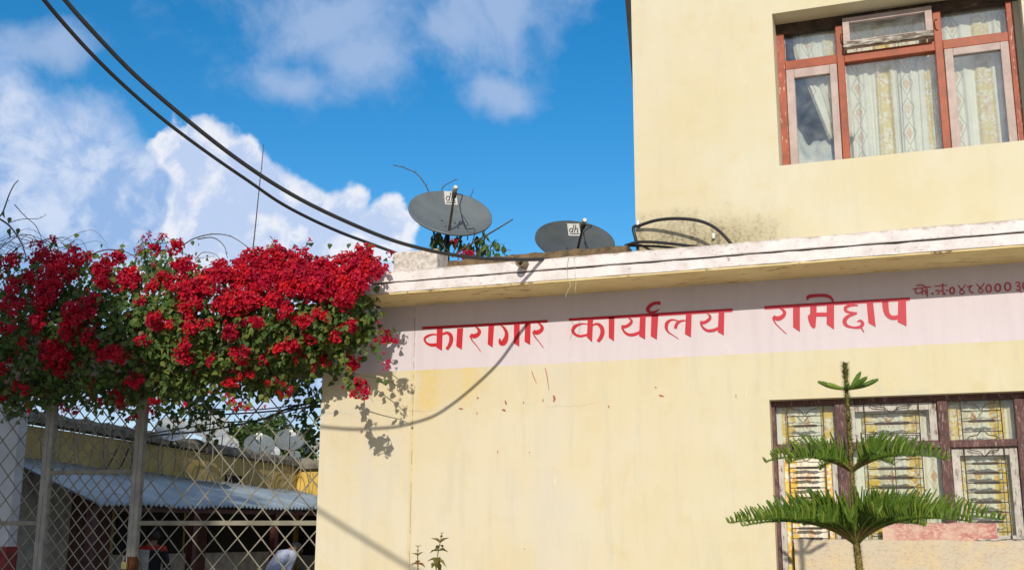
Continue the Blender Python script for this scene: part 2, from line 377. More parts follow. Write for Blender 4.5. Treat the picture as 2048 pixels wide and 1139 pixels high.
M['dish'] = simple('grey_dish_paint', (.13, .155, .17), .42, .12, 5, .03, 30, spec=.5)
M['dishdark'] = simple('dark_grey_dish_paint', (.075, .088, .096), .42, .15, 6, .03, 30, spec=.5)
M['dishfar'] = simple('pale_dish_paint', (.34, .37, .38), .5, .2, 9, 0, spec=.5)
M['lnb'] = simple('yellowed_feed_plastic', (.68, .66, .50), .5)
M['sticker'] = simple('white_sticker', (.72, .74, .72), .5, bmp=0)
M['ink'] = simple('dark_sticker_ink', (.08, .09, .10), .6, bmp=0)
M['gate'] = simple('grey_gate_paint', (.235, .222, .175), .55, .22, 8, .2, 60, peel=(.24, .15, .08), peelamt=.27)
M['gatepost'] = simple('grey_post_paint', (.31, .305, .27), .5, .2, 8, .2, 60, peel=(.24, .15, .08), peelamt=.27)
M['rust'] = simple('rust', (.16, .06, .02), .9, .4, 20, .4, 60)
M['brass'] = simple('dull_brass', (.42, .36, .16), .4, metal=.6)
M['steel'] = simple('worn_steel', (.5, .5, .5), .35, metal=.9)
M['pinkwall'] = simple('pink_lintel_paint', (.55, .44, .44), .8, col2=(.42, .33, .32), bmp=.4)
M['whitewall'] = simple('blue_white_wall_paint', (.66, .68, .72), .8, col2=(.55, .57, .60), scale=2)
M['redband'] = simple('red_plinth_paint', (.30, .03, .025), .7)
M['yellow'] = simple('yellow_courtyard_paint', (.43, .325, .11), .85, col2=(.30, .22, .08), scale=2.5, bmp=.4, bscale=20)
M['yellowlit'] = simple('sunlit_yellow_paint', (.66, .45, .10), .85, scale=2.5)  # brighter copy of the courtyard yellow, sunlight put into the colour
M['coping'] = simple('black_stained_coping', (.20, .18, .14), .95, col2=(.07, .065, .05), scale=5, bmp=.8, bscale=20)
M['tin'] = simple('blue_grey_tin', (.30, .37, .43), .45, col2=(.22, .28, .34), scale=2.2, bmp=.1, metal=.25)
M['maroon'] = simple('maroon_door_paint', (.075, .018, .015), .6)
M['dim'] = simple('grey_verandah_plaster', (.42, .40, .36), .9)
M['nearblack'] = simple('near_black', (.015, .014, .013), .9)  # near-black for openings, eyes and the shade panels under the tin
M['razor'] = simple('rusty_wire', (.26, .23, .19), .5, metal=.5)
M['green_thread'] = simple('pale_green_thread', (.45, .58, .40), .8, bmp=0)
def leaf_mat(name, a, b, tr=.35, scale=22):
    mt, t = mat(name); nt = mt.node_tree
    oi = t.n('ShaderNodeObjectInfo').outputs['Random']
    n = t.noise(t.pos, scale, 3, .6)
    c = t.mix(t.step(n, .35, .66), a, b)
    df = t.n('ShaderNodeBsdfPrincipled'); t.put(df.inputs['Base Color'], c); df.inputs['Roughness'].default_value = .5; df.inputs['Specular IOR Level'].default_value = .35
    tl = t.n('ShaderNodeBsdfTranslucent'); t.put(tl.inputs[0], c)
    mx = t.n('ShaderNodeMixShader'); mx.inputs[0].default_value = tr; t.put(mx.inputs[1], df.outputs[0]); t.put(mx.inputs[2], tl.outputs[0])
    nt.links.new(mx.outputs[0], t.out.inputs[0]); return mt
M['leaf'] = leaf_mat('bougainvillea_leaf', (.045, .095, .022), (.10, .165, .035), .3, 14)
M['leafyel'] = leaf_mat('young_bougainvillea_leaf', (.18, .22, .045), (.12, .17, .04), .35, 14)
M['bract'] = leaf_mat('crimson_bract', (.55, .004, .028), (.40, .003, .038), .38, 9)
M['bractred'] = leaf_mat('scarlet_bract', (.68, .012, .022), (.55, .006, .032), .38, 9)
M['bractpink'] = leaf_mat('magenta_bract', (.60, .012, .085), (.46, .006, .06), .38, 9)
M['stem'] = simple('grey_brown_stem', (.10, .075, .055), .9)
M['pine'] = leaf_mat('conifer_needle', (.058, .125, .013), (.108, .185, .020), .15, 30)
M['pinelight'] = leaf_mat('pale_conifer_needle', (.15, .23, .026), (.20, .27, .036), .15, 30)  # paler needle green mixed in to stand for sunlit edges
M['pinebark'] = simple('conifer_trunk_bark', (.24, .165, .055), .9, col2=(.15, .15, .035), scale=40)
M['herb'] = leaf_mat('herb_leaf', (.12, .14, .03), (.20, .16, .04), .3, 20)
M['herbbrown'] = leaf_mat('browned_herb_leaf', (.24, .12, .03), (.15, .09, .03), .3, 20)
M['treeleaf'] = leaf_mat('broad_tree_leaf', (.05, .10, .025), (.09, .14, .035), .3, 3)
M['bark'] = simple('tree_bark', (.11, .085, .06), .95, scale=12, bmp=.8, bscale=14)
M['skin'] = simple('brown_skin', (.28, .15, .09), .55, bmp=0)
M['hair'] = simple('black_hair', (.012, .010, .009), .6)
M['cloth_white'] = simple('white_grey_jacket', (.55, .55, .52), .9)
M['cloth_black'] = simple('black_jacket_panel', (.015, .015, .018), .9)
M['cloth_red'] = simple('red_jacket_yoke', (.55, .03, .02), .9)
M['cloth_blue'] = simple('pale_blue_shirt', (.42, .47, .62), .9)
M['cloth_dark'] = simple('dark_trousers', (.03, .03, .04), .9)
def ground_mat():
    mt, t = mat('dry_yard_ground')
    c = t.mix(t.step(t.noise(t.pos, .4, 8, .65), .38, .62), (.54, .45, .33), (.46, .39, .29))
    c = t.mix(t.step(t.noise(t.pos, 14, 6, .7), .52, .7), c, (.17, .15, .11))
    t.put(t.b.inputs['Base Color'], c); t.b.inputs['Roughness'].default_value = .95
    bump(t, t.noise(t.pos, 20, 8, .7), .7, .03); return mt
M['ground'] = ground_mat()

# ------------------------------------------------------------------ ground
g = MB(); N = 24
g.add([(-400, -400, 0), (400, -400, 0), (400, 400, 0), (-400, 400, 0)], [(0, 1, 2, 3)])
g.build('ground', M['ground'], kind='structure')
# ------------------------------------------------------------------ office building
ob = thing('office_building', (-.8, 0, 0), 'cream two storey building with a pink band of red lettering under its white roof ledge', 'building')
WL, WR = -4.57, 3.6
SOF, MIDZ, TOPZ = 3.365, 3.452, 3.54
def holed_wall(x0, x1, z0, z1, hx0, hx1, hz0, hz1, y0, y1):
    b = MB()
    def ring(y): return [(x0,y,z0),(x1,y,z0),(x1,y,z1),(x0,y,z1),(hx0,y,hz0),(hx1,y,hz0),(hx1,y,hz1),(hx0,y,hz1)]
    vs = ring(y0)+ring(y1)
    q = [(0,1,5,4),(1,2,6,5),(2,3,7,6),(3,0,4,7)]
    fs = list(q)+[tuple(i+8 for i in reversed(f)) for f in q]
    fs += [(0,8,9,1),(1,9,10,2),(2,10,11,3),(3,11,8,0)]
    fs += [(4,5,13,12),(5,6,14,13),(6,7,15,14),(7,4,12,15)]
    return b.add(vs, fs)
LX0, LX1, LZ0, LZ1 = -1.052, .588, 1.20, 2.522
holed_wall(WL, WR, 0, SOF, LX0, LX1, LZ0, LZ1, 0, .25).build('lower_wall', M['wall'], ob)
UX0, UX1, UZ0, UZ1 = -.905, .775, 4.20, 5.378
ULX = -1.972
holed_wall(ULX, WR, TOPZ, 6.7, UX0, UX1, UZ0, UZ1, 0, .25).build('upper_wall', M['upper'], ob)
b = MB(); b.box((WL, .25, 0), (WL+.2, 7, SOF)); b.box((WR-.2, .25, 0), (WR, 7, SOF)); b.box((WL, 7, 0), (WR, 7.2, SOF)); b.box((WL+.2, .25, -.02), (WR-.2, 7, .02))
b.build('ground_floor_shell', M['inner'], ob)
b = MB(); b.box((ULX, .25, TOPZ), (ULX+.2, 7, 6.7)); b.box((WR-.2, .25, TOPZ), (WR, 7, 6.7)); b.box((ULX, 7, TOPZ), (WR, 7.2, 6.7))
b.build('upper_floor_shell', M['upper'], ob)
b = MB(); b.box((ULX-.05, -.05, 6.7), (WR+.05, 7.25, 6.85)); b.build('upper_roof', M['roofdeck'], ob)
# dark strip at the back of the upper corner, leaning out upwards
b = MB(); a0 = P(1270, 440, .30); a1 = P(1240, -60, .30)
b.add([(ULX, .27, a0[2]), (ULX, .42, a0[2]), (ULX, .27, 6.69), (a1[0]-.01, .27, 6.69), (a1[0]-.01, .42, 6.69), (ULX, .42, 6.69)],
      [(0, 2, 3), (1, 4, 5), (0, 3, 4, 1), (2, 5, 4, 3)]); b.build('corner_strip', M['darkedge'], ob)
# roof ledge: two courses, the upper one a little proud
def ledge_course(x0, x1, y0, y1, z0, z1, seed):
    b = MB(); r = random.Random(seed); n = 90; pr = []
    for i in range(n+1):
        x = x0+(x1-x0)*i/n; j = [r.uniform(-.004, .004) for _ in range(4)]
        e = r.uniform(0, .008) if r.random() < .25 else 0
        pr.append([(x, y0+j[0]+e, z0+.004+j[1]*.4), (x, y0+j[0]+.004, z0), (x, y0+j[2]*.8, z1-.006+j[3]*.6-e*.8), (x, y0+.010+abs(j[2]), z1+j[3]*.7-e*.5), (x, y1, z1), (x, y1, z0)])
    k = 6; vs = [p for q in pr for p in q]
    order = [1, 0, 2, 3, 4, 5]
    fs = []
    for i in range(n):
        for a in range(k):
            p, q = order[a], order[(a+1) % k]
            fs.append((i*k+p, (i+1)*k+p, (i+1)*k+q, i*k+q))
    fs.append(tuple(order)); fs.append(tuple(n*k+q for q in reversed(order)))
    return b.add(vs, fs, 0, False)
sl_ = ledge_course(-4.055, WR, -.462, 0, SOF+.012, MIDZ, 3).build('ledge_lower_course', M['ledge'], ob)
ledge_course(-3.935, WR, -.472, 0, MIDZ+.006, TOPZ, 4).build('ledge_upper_course', M['ledge'], ob)
b = MB(); b.box((-3.90, -.455, MIDZ-.004), (WR, -.05, MIDZ+.010)); b.build('ledge_joint', M['darkedge'], ob)
b = MB(); b.box((-4.045, -.452, SOF), (WR, 0, SOF+.014)); b.build('ledge_soffit', M['soffit'], ob)
b = MB(); b.box((WL, 0.002, SOF+.002), (WR, 7.2, TOPZ-.012)); b.build('roof_deck', M['roofdeck'], ob)
# mossy kerb along the roof edge and the white stub at its left end
k0, k1 = P(895, 512, -.2), P(1049, 507, -.2); k2 = P(1251, 490, -.2); k3 = P(1292, 489, -.06)
b = MB(); n = 40; r = random.Random(5); vs = []
for i in range(n+1):
    t = i/n; x = k0[0]+(-1.99-k0[0])*t
    z = np.interp(x, [k0[0], k1[0], k2[0], -1.99], [k1[2]-.01, k1[2], k2[2], k2[2]-.006])+r.uniform(-.006, .006)
    vs += [(x, -.24, TOPZ-.02), (x, -.225+r.uniform(-.008, .008), z-.012), (x, -.20, z), (x, -.06, z+.004), (x, -.045, TOPZ-.02)]
fs = [(i*5+a, (i+1)*5+a, (i+1)*5+a+1, i*5+a+1) for i in range(n) for a in range(4)]+[(0, 1, 2, 3, 4), tuple(n*5+q for q in (4, 3, 2, 1, 0))]
b.add(vs, fs); b.build('roof_kerb', M['kerb'], ob)
s0, s1 = P(787, 500, -.42), P(874, 497, -.42)
b = MB(); b.box((s0[0], -.42, TOPZ-.01), (s1[0], -.20, s1[2]+.003)); bevel(b.build('parapet_stub', M['stub'], ob), .012)
# drain spout: open pipe
pc = P(1039, 524, -.58); rr = .033; b = MB(); n = 18; vs = []
for (y, rad, dz) in ((-.20, rr, .03), (-.58, rr, 0), (-.58, rr*.80, 0), (-.30, rr*.80, .022)):
    vs += [(pc[0]+rad*math.cos(2*math.pi*j/n), y, pc[2]+dz+rad*math.sin(2*math.pi*j/n)) for j in range(n)]
fs = [(i*n+j, i*n+(j+1) % n, (i+1)*n+(j+1) % n, (i+1)*n+j) for i in range(3) for j in range(n)]+[tuple(3*n+j for j in range(n))]
b.add(vs, fs, 0, True); b.build('drain_spout', simple('grey_brown_pipe', (.20, .16, .11), .6), ob)

# ---------------------------------------------------------------- painted lettering (brush strokes with real outlines)
def stroke_mesh(b, pts, Y, n=7):
    """pts: (px, py, width px) -> ribbon on the wall"""
    c = catmull([(p[0], p[1], p[2]) for p in pts], n) if len(pts) > 2 else [Vector(p) for p in pts]
    L, Rr = [], []
    for i, p in enumerate(c):
        d = (c[min(i+1, len(c)-1)]-c[max(i-1, 0)]); d.z = 0; d.normalize(); nx, ny = -d.y, d.x; h = max(p.z, 1)/2
        L.append(P(p.x+nx*h, p.y+ny*h, Y)); Rr.append(P(p.x-nx*h, p.y-ny*h, Y))
    k = len(c); b.add(L+Rr, [(i, i+1, k+i+1, k+i) for i in range(k-1)])
def letters(spec, origin, s, wordname, material, parent, wscale=1.0, Y0=-.003):
    word = link(wordname, None, parent)
    for glyph in spec:
        b = MB(); y = Y0
        for kind, pts in glyph:
            y -= .00025
            if kind == 'p':
                q = [P(origin[0]+x/s, origin[1]+yy/s, y) for x, yy in pts]; b.add(q, [tuple(range(len(q)))])
            else:
                stroke_mesh(b, [(origin[0]+p[0]/s, origin[1]+p[1]/s, p[2]/s*wscale) for p in pts], y)
        b.build('letter', material, word)
def poly(*a): return ('p', a)
def st(*a): return ('s', a)
KA = lambda dx=0, dy=0: [st((275+dx, 434+dy, 10), (222+dx, 430+dy, 16), (172+dx, 446+dy, 24), (142+dx, 474+dy, 22), (160+dx, 512+dy, 20), (205+dx, 532+dy, 30), (268+dx, 530+dy, 34)),
    poly((262+dx, 366+dy), (320+dx, 363+dy), (312+dx, 588+dy), (258+dx, 558+dy)),
    st((316+dx, 428+dy, 20), (360+dx, 414+dy, 26), (394+dx, 436+dy, 36), (402+dx, 480+dy, 40), (388+dx, 530+dy, 36), (358+dx, 576+dy, 30))]
RA = lambda dx=0, dy=0: [st((636+dx, 354+dy, 8), (664+dx, 376+dy, 24), (677+dx, 406+dy, 34), (655+dx, 436+dy, 40), (620+dx, 446+dy, 44), (592+dx, 430+dy, 22)),
    st((586+dx, 440+dy, 18), (606+dx, 488+dy, 11), (645+dx, 535+dy, 8), (690+dx, 597+dy, 6))]
letters([
  [st((118, 368, 25), (730, 337, 25), (1342, 301, 26))],
  KA(), [poly((460, 372), (518, 368), (506, 578), (450, 546))],
  RA(), [poly((765, 346), (820, 343), (806, 558), (757, 526))],
  [st((886, 342, 8), (918, 368, 24), (940, 412, 34), (938, 462, 44), (914, 508, 56), (884, 512, 40), (872, 470, 14)), poly((1014, 332), (1070, 329), (1066, 549), (1012, 516))],
  [poly((1122, 326), (1177, 323), (1172, 533), (1117, 500))],
  RA(612, -36)], (820, 580), 4.876, 'painted_word', M['redpaint'], ob)
KA2 = [st((312, 366, 8), (235, 362, 16), (168, 385, 36), (138, 428, 36), (158, 470, 28), (218, 494, 26), (312, 474, 24)),
    poly((298, 298), (358, 295), (346, 560), (290, 506)),
    st((348, 376, 16), (402, 362, 26), (446, 396, 42), (458, 450, 46), (440, 508, 44), (408, 552, 34))]
YA = lambda dx=0, dy=0: [st((738+dx, 298+dy, 8), (768+dx, 320+dy, 24), (764+dx, 352+dy, 34), (716+dx, 388+dy, 34), (662+dx, 394+dy, 38)),
    st((666+dx, 396+dy, 20), (694+dx, 446+dy, 24), (742+dx, 478+dy, 30), (808+dx, 474+dy, 34), (872+dx, 444+dy, 26)),
    poly((862+dx, 278+dy), (924+dx, 275+dy), (918+dx, 530+dy), (852+dx, 492+dy))]
letters([
  [st((95, 317, 28), (900, 271, 34), (1860, 214, 36))],
  KA2, [poly((525, 290), (588, 287), (582, 550), (525, 508))], YA(),
  [poly((985, 268), (1060, 264), (1045, 532), (978, 494)), st((1084, 138, 36), (1020, 140, 34), (965, 172, 40), (946, 212, 38), (980, 240, 28), (1035, 228, 22), (1070, 204, 8))],
  [st((1278, 330, 10), (1205, 318, 20), (1156, 350, 38), (1146, 400, 36), (1166, 448, 18), (1215, 482, 10), (1278, 524, 7)), st((1362, 326, 8), (1308, 330, 22), (1262, 358, 34), (1242, 412, 34)), poly((1358, 252), (1420, 248), (1412, 508), (1346, 470))],
  YA(848, -44)], (1120, 580), 5.389, 'painted_word', M['redpaint'], ob)
letters([
  [st((108, 318, 26), (650, 284, 25), (1195, 252, 24))],
  [st((222, 322, 6), (250, 338, 20), (258, 362, 26), (236, 388, 32), (205, 398, 34), (172, 384, 22)), st((170, 392, 14), (196, 440, 8), (272, 513, 6))],
  [poly((322, 314), (373, 310), (373, 498), (322, 462))],
  [poly((450, 306), (498, 303), (496, 385), (490, 462), (474, 474), (452, 452), (436, 412), (432, 378), (450, 362)), st((492, 368, 30), (578, 368, 30)), poly((574, 297), (629, 293), (628, 480), (573, 440)),
   st((432, 262, 8), (436, 236, 26), (500, 226, 24), (572, 228, 24), (612, 252, 18), (626, 300, 8))],
  [st((808, 300, 10), (750, 300, 20), (714, 318, 26), (722, 344, 20), (762, 354, 14), (800, 352, 6)), st((800, 362, 8), (740, 378, 24), (708, 412, 32), (720, 448, 24), (768, 464, 15), (818, 462, 22), (842, 438, 26), (826, 414, 18), (802, 422, 10)), st((828, 462, 12), (852, 500, 7)), poly((735, 275), (765, 273), (762, 308), (735, 310))],
  [poly((872, 282), (920, 279), (940, 462), (886, 432))],
  [st((1010, 270, 48), (1016, 330, 44), (1030, 370, 36), (1064, 392, 32), (1116, 386, 34)), poly((1108, 268), (1166, 263), (1170, 455), (1104, 424))]],
  (1500, 530), 3.737, 'painted_word', M['redpaint'], ob)
def ring(cx, cy, rx, ry, w, n=10):
    return ('s', tuple((cx+rx*math.cos(2*math.pi*i/n), cy+ry*math.sin(2*math.pi*i/n), w*(1.0+.35*abs(math.cos(2*math.pi*i/n)))) for i in range(n+1)))
FOUR = lambda dx, dy=0: [st((1555+dx, 148+dy, 9), (1575+dx, 176+dy, 9), (1602+dx, 198+dy, 8), (1592+dx, 214+dy, 9), (1570+dx, 210+dy, 8), (1572+dx, 190+dy, 8), (1594+dx, 168+dy, 8), (1612+dx, 143+dy, 9))]
letters([
  [st((1215, 178, 8), (1355, 160, 8)), st((1238, 180, 9), (1240, 206, 9), (1266, 210, 9), (1286, 196, 9)), st((1286, 170, 10), (1288, 220, 10)), st((1288, 194, 8), (1306, 188, 9), (1314, 204, 9), (1308, 218, 7)), st((1322, 168, 10), (1326, 236, 9)), st((1242, 152, 8), (1288, 148, 9), (1322, 168, 8))],
  [ring(1364, 212, 4, 4, 8, 6)],
  [st((1378, 158, 7), (1476, 150, 7)), st((1385, 198, 9), (1402, 186, 9), (1412, 206, 9), (1398, 218, 8)), st((1406, 194, 8), (1440, 190, 8)), st((1440, 153, 10), (1444, 220, 10)), ring(1440, 143, 3, 3, 7, 6)],
  [ring(1456, 214, 4, 4, 8, 6)], [st((1464, 190, 9), (1482, 187, 9))],
  [ring(1511, 190, 17, 24, 10)], FOUR(0),
  [st((1622, 162, 9), (1664, 152, 9)), st((1652, 156, 10), (1638, 180, 10), (1650, 200, 10), (1672, 206, 8))], FOUR(140, -10),
  [ring(1784, 174, 19, 27, 10)], [ring(1852, 168, 20, 28, 10)], [ring(1926, 160, 22, 29, 10)],
  [st((1984, 132, 9), (2010, 128, 10), (2014, 146, 10), (1994, 156, 8)), st((1994, 156, 8), (2018, 164, 10), (2012, 184, 10), (1988, 184, 9)), st((2012, 184, 9), (2030, 206, 8))],
  [ring(2062, 152, 22, 30, 10)]], (1500, 530), 3.737, 'painted_number', M['darkred'], ob)

b = MB(); yy_ = -.002
for s_ in ([(1063, 741, 1.2), (1067, 752, 1.5), (1073, 766, 1.0)], [(1090, 735, 1.3), (1094, 752, 1.6), (1098, 780, 1.0)], [(1010, 800, 2), (1012, 806, 3), (1013, 809, 1)], [(1004, 818, 2), (1009, 820, 4), (1011, 822, 1)], [(1047, 802, 1.6), (1047.5, 807, 1.6)], [(1086, 797, 2), (1086, 803, 2)], [(1107, 790, 3), (1109, 797, 4), (1107, 803, 2)],
           [(1217, 810, 2), (1218, 815, 2)], [(1318, 790, 3), (1324, 791, 3), (1328, 792, 1)], [(1310, 773, 2), (1313, 775, 2)], [(1472, 788, 1.5), (1472, 795, 1.5)], [(995, 900, 1.6), (996, 906, 1.6)], [(1060, 903, 1.5), (1058, 905, 1.5)], [(1048, 1096, 1.6), (1050, 1097, 1.6)], [(955, 793, 3), (956, 797, 3)], [(918, 816, 3), (926, 817, 2)], [(954, 824, 2), (954, 828, 1.5)]):
    stroke_mesh(b, s_, yy_); yy_ -= .0002
b.build('paint_drips', M['drip'], ob, kind='stuff')
# ---------------------------------------------------------------- upper window
uw = link('upper_window', None, ob)
YU = .20
def ux(px, py, y=YU): return float(P(px, py, y)[0])
def uz(px, py, y=YU): return float(P(px, py, y)[2])
UZt = uz(1558, 60); UZb = UZ0-.02
mulL = (ux(1680, 100)-.026, ux(1680, 100)+.026); mulR = (ux(1876, 70)-.027, ux(1876, 70)+.027)
tz0, tz1 = uz(1620, 134), uz(1620, 116)
zi1 = uz(1600, 62)
b = MB(); b.box((UX0-.05, YU, zi1), (UX1+.05, YU+.08, UZ1+.02)); b.build('head_rail', M['wooddark'], uw)
XR = .690
for xa, xb in ((UX0-.05, UX0+.055), (XR, XR+.045)):
    b = MB(); b.box((xa, YU+.002, UZb), (xb, YU+.08, zi1)); bevel(b.build('jamb', M['woodpeel'], uw), .004)
b = MB(); b.box((mulL[0], YU-.004, UZb), (mulL[1], YU+.07, zi1)); bevel(b.build('mullion', M['woodred'], uw), .004)
b = MB(); b.box((mulR[0], YU-.004, UZb), (mulR[1], YU+.07, zi1)); bevel(b.build('mullion', M['woodred'], uw), .004)
b = MB()
for xa, xb in ((UX0+.055, mulL[0]), (mulL[1], mulR[0]), (mulR[1], XR)): b.box((xa, YU, tz0), (xb, YU+.07, tz1))
bevel(b.build('transom', M['woodred'], uw), .004)
def frame_box(x0, x1, z0, z1, wl, wr, wb, wt, y0, y1, tilt=0):
    b = MB(); b.box((x0, y0, z0), (x0+wl, y1, z1)); b.box((x1-wr, y0, z0), (x1, y1, z1)); b.box((x0+wl, y0+.002, z0), (x1-wr, y1, z0+wb)); b.box((x0+wl, y0+.002, z1-wt), (x1-wr, y1, z1))
    return b
def pane(x0, x1, z0, z1, y, mt, par):
    b = MB(); b.box((x0, y, z0), (x1, y+.004, z1)); b.build('pane', mt, par)
XL = UX0+.055
b = MB(); b.box((XR+.045, YU+.012, UZb), (UX1+.05, YU+.08, zi1)); b.build('mortar_fillet', M['upper'], uw)
bevel(frame_box(XL+.004, mulL[0]-.004, UZb, tz0-.004, .058, .052, .03, .07, YU-.012, YU+.04).build('casement_sash', M['sashpink'], uw), .004)
pane(XL+.05, mulL[0]-.045, UZb, tz0-.06, YU+.012, M['glass'], uw)
bevel(frame_box(mulR[1]+.004, XR-.004, UZb, tz0-.004, .058, .055, .04, .055, YU-.012, YU+.04).build('casement_sash', M['sashpink'], uw), .004)
pane(mulR[1]+.05, XR-.05, UZb, tz0-.05, YU+.012, M['glass'], uw)
pane(mulL[1]-.01, mulR[0]+.01, UZb, tz0+.01, YU+.04, M['glass'], uw)
pane(XL-.01, mulL[0]+.01, tz1-.01, zi1+.01, YU+.045, M['glass'], uw)
pane(mulR[1]-.01, XR+.01, tz1-.01, zi1+.01, YU+.045, M['glass'], uw)
# hopper sash of the middle top light, its foot pushed out a little
fb_ = frame_box(mulL[1]+.003, mulR[0]-.003, tz1+.008, zi1+.035, .048, .05, .055, .045, YU-.03, YU+.012)
def tilt(b, zt, y, ang):
    ca, sa = math.cos(ang), math.sin(ang); b.v = [(vx, y+(vy-y)*ca+(vz-zt)*sa, zt+(vz-zt)*ca-(vy-y)*sa) for vx, vy, vz in b.v]; return b
tilt(fb_, zi1+.035, YU, R(9)); bevel(fb_.build('hopper_sash', M['sashpink'], uw), .004)
b = MB(); b.box((mulL[1]+.003, YU-.036, tz1+.004), (mulR[0]-.003, YU-.012, tz1+.052)); tilt(b, zi1+.035, YU, R(9)); bevel(b.build('hopper_bottom_rail', M['sashgrey'], uw), .003)
b = MB(); b.box((mulL[1]+.04, YU-.006, tz1+.05), (mulR[0]-.04, YU-.002, zi1)); tilt(b, zi1+.035, YU, R(9)); b.build('pane', M['glass'], uw)
for px_, py_ in ((1684, 80), (1872, 52)):      # hook stays
    q = P(px_, py_, YU-.01); b = MB(); b.tube(catmull([(q[0]+.012, YU-.006, q[2]+.05), (q[0]-.006, YU-.016, q[2]+.04), (q[0]-.004, YU-.016, q[2]-.02), (q[0]+.012, YU-.006, q[2]-.035)], 4), .003, 5); b.build('hook_stay', M['rust'], uw)
# room behind the window
b = MB(); b.box((ULX+.3, 3.0, TOPZ+.1), (WR-.3, 3.1, 6.6)); b.build('room_partition', simple('room_wall_blue_grey', (.20, .25, .32)), ob)

def curtain(x0, x1, z0, z1, y, material, label, seed, folds=7, amp=.018, gather=0.0, shape=None, group=None):
    r = random.Random(seed); nx, nz = 70, 16; vs = []
    ph = [r.uniform(0, 6) for _ in range(4)]
    for i in range(nx+1):
        u = i/nx
        for k in range(nz+1):
            v = k/nz; z = z1+(z0-z1)*v
            x = x0+(x1-x0)*u
            yy = y+amp*(math.sin(u*folds*6.283+ph[0]+.5*v)+.5*math.sin(u*folds*2.3*6.283+ph[1]-.7*v))*(.5+.5*v)
            x += .010*math.sin(u*17+ph[2]+2*v)*v
            if shape: x, yy, z = shape(u, v, x, yy, z)
            vs.append((x, yy, z))
    fs = [(i*(nz+1)+k, (i+1)*(nz+1)+k, (i+1)*(nz+1)+k+1, i*(nz+1)+k+1) for i in range(nx) for k in range(nz)]
    b = MB(); b.add(vs, fs, 0, True)
    o = b.build('curtain', material, None, label=label, cat='curtain', group=group)
    s = o.modifiers.new('thickness', 'SOLIDIFY'); s.thickness = .002; return o
YC = .34
curtain(mulL[1]-.03, mulL[1]+.36, UZ0-.05, UZ1, YC, M['curt_up'], 'pale patterned curtain hanging in the left half of the wide middle upper pane', 1, 4)
curtain(mulL[1]+.335, mulR[0]+.05, UZ0-.05, UZ1, YC+.03, M['curt_up'], 'pale patterned curtain hanging in the right half of the wide middle upper pane', 2, 5, .014)
curtain(mulR[1]-.02, XR+.08, UZ0-.05, UZ1, YC, M['curt_up'], 'pale patterned curtain behind the right pink sash of the upper window', 3, 5, .014)
def swept(u, v, x, y, z):
    k = max(0.0, v-.22)
    return x+(.26*(1-u)+.04)*k*1.0, y-.05*k, z
curtain(XL+.055, mulL[0]+.05, UZ0+.25, UZ1, YC-.03, M['curt_up'], 'pale patterned curtain swept aside behind the left pink sash of the upper window', 4, 4, .014, shape=swept)
# crumpled cloth bundle lying at the foot of the left light
b = MB(); n, mm = 28, 14; vs = []; r = random.Random(9)
for i in range(n+1):
    for k in range(mm+1):
        u, v = i/n, k/mm; ang = v*math.pi
        hh = (.52-.26*u)*(1+.25*math.sin(u*9+v*4))+.07*math.sin(11*v+7*u)
        vs.append((XL+.0+.42*u, .41-.13*math.cos(ang)*(1+.2*math.sin(u*13)), UZ0-.08+hh*math.sin(ang)*(1-.3*u)+.02*math.sin(u*31+v*17)))
b.add(vs, [(i*(mm+1)+k, (i+1)*(mm+1)+k, (i+1)*(mm+1)+k+1, i*(mm+1)+k+1) for i in range(n) for k in range(mm)], 0, True)
b.build('cloth_bundle', simple('blue_grey_crumpled_cloth', (.66, .64, .58), .9, col2=(.40, .44, .48), scale=9), None, label='crumpled pale cloth bundle behind the left pane of the upper window', cat='cloth')

# ---------------------------------------------------------------- lower window
lw = link('lower_window', None, ob)
YF = .09
def lx(px, py, y=YF): return float(P(px, py, y)[0])
def lz(px, py, y=YF): return float(P(px, py, y)[2])
jl = (LX0-.02, lx(1551, 850)); m1 = (lx(1671, 850), lx(1694, 850)); m2 = (lx(1876, 840), lx(1897, 840)); jr = (lx(2030, 830), LX1+.02)
hz0 = lz(1900, 800); tr0, tr1 = lz(1960, 893), lz(1960, 878)
b = MB(); b.box((LX0-.02, YF, hz0), (LX1+.02, YF+.08, LZ1+.02)); bevel(b.build('head_rail', M['woodpurple'], lw), .005)
for a, c in (jl, jr):
    b = MB(); b.box((a, YF+.002, LZ0-.02), (c, YF+.08, hz0)); bevel(b.build('jamb', M['woodpurple'], lw), .005)
for a, c in (m1, m2):
    b = MB(); b.box((a, YF-.004, LZ0-.02), (c, YF+.08, hz0)); bevel(b.build('mullion', M['woodpurple'], lw), .005)
b = MB()
for xa, xb in ((jl[1], m1[0]), (m1[1], m2[0]), (m2[1], jr[0])): b.box((xa, YF, tr0), (xb, YF+.075, tr1))
bevel(b.build('transom', M['woodpurple'], lw), .005)
IZ = float(P(1700, 1079, .03)[2]); ix0 = float(P(1589, 1090, .03)[0])
lights = [(jl[1], m1[0]), (m1[1], m2[0]), (m2[1], jr[0])]
SY0, SY1 = YF+.03, YF+.065
def sash(x0, x1, z0, z1, wd, material=None, nm='sash'):
    bevel(frame_box(x0+.003, x1-.003, z0+.003, z1-.003, wd, wd, wd, wd, SY0, SY1).build(nm, material or M['sashwhite'], lw), .003)
sash(lights[1][0], lights[1][1], tr1, hz0, .05)
pane(lights[1][0]+.045, lights[1][1]-.045, tr1+.045, hz0-.045, SY0+.015, M['glass2'], lw)
sash(lights[2][0], lights[2][1], 1.56, tr0, .05)
pane(lights[2][0]+.045, lights[2][1]-.045, 1.6, tr0-.045, SY0+.015, M['glass2'], lw)
pane(lights[0][0], lights[0][1], tr1, hz0, SY0+.02, M['glass2'], lw)
pane(lights[2][0], lights[2][1], tr1, hz0, SY0+.02, M['glass2'], lw)
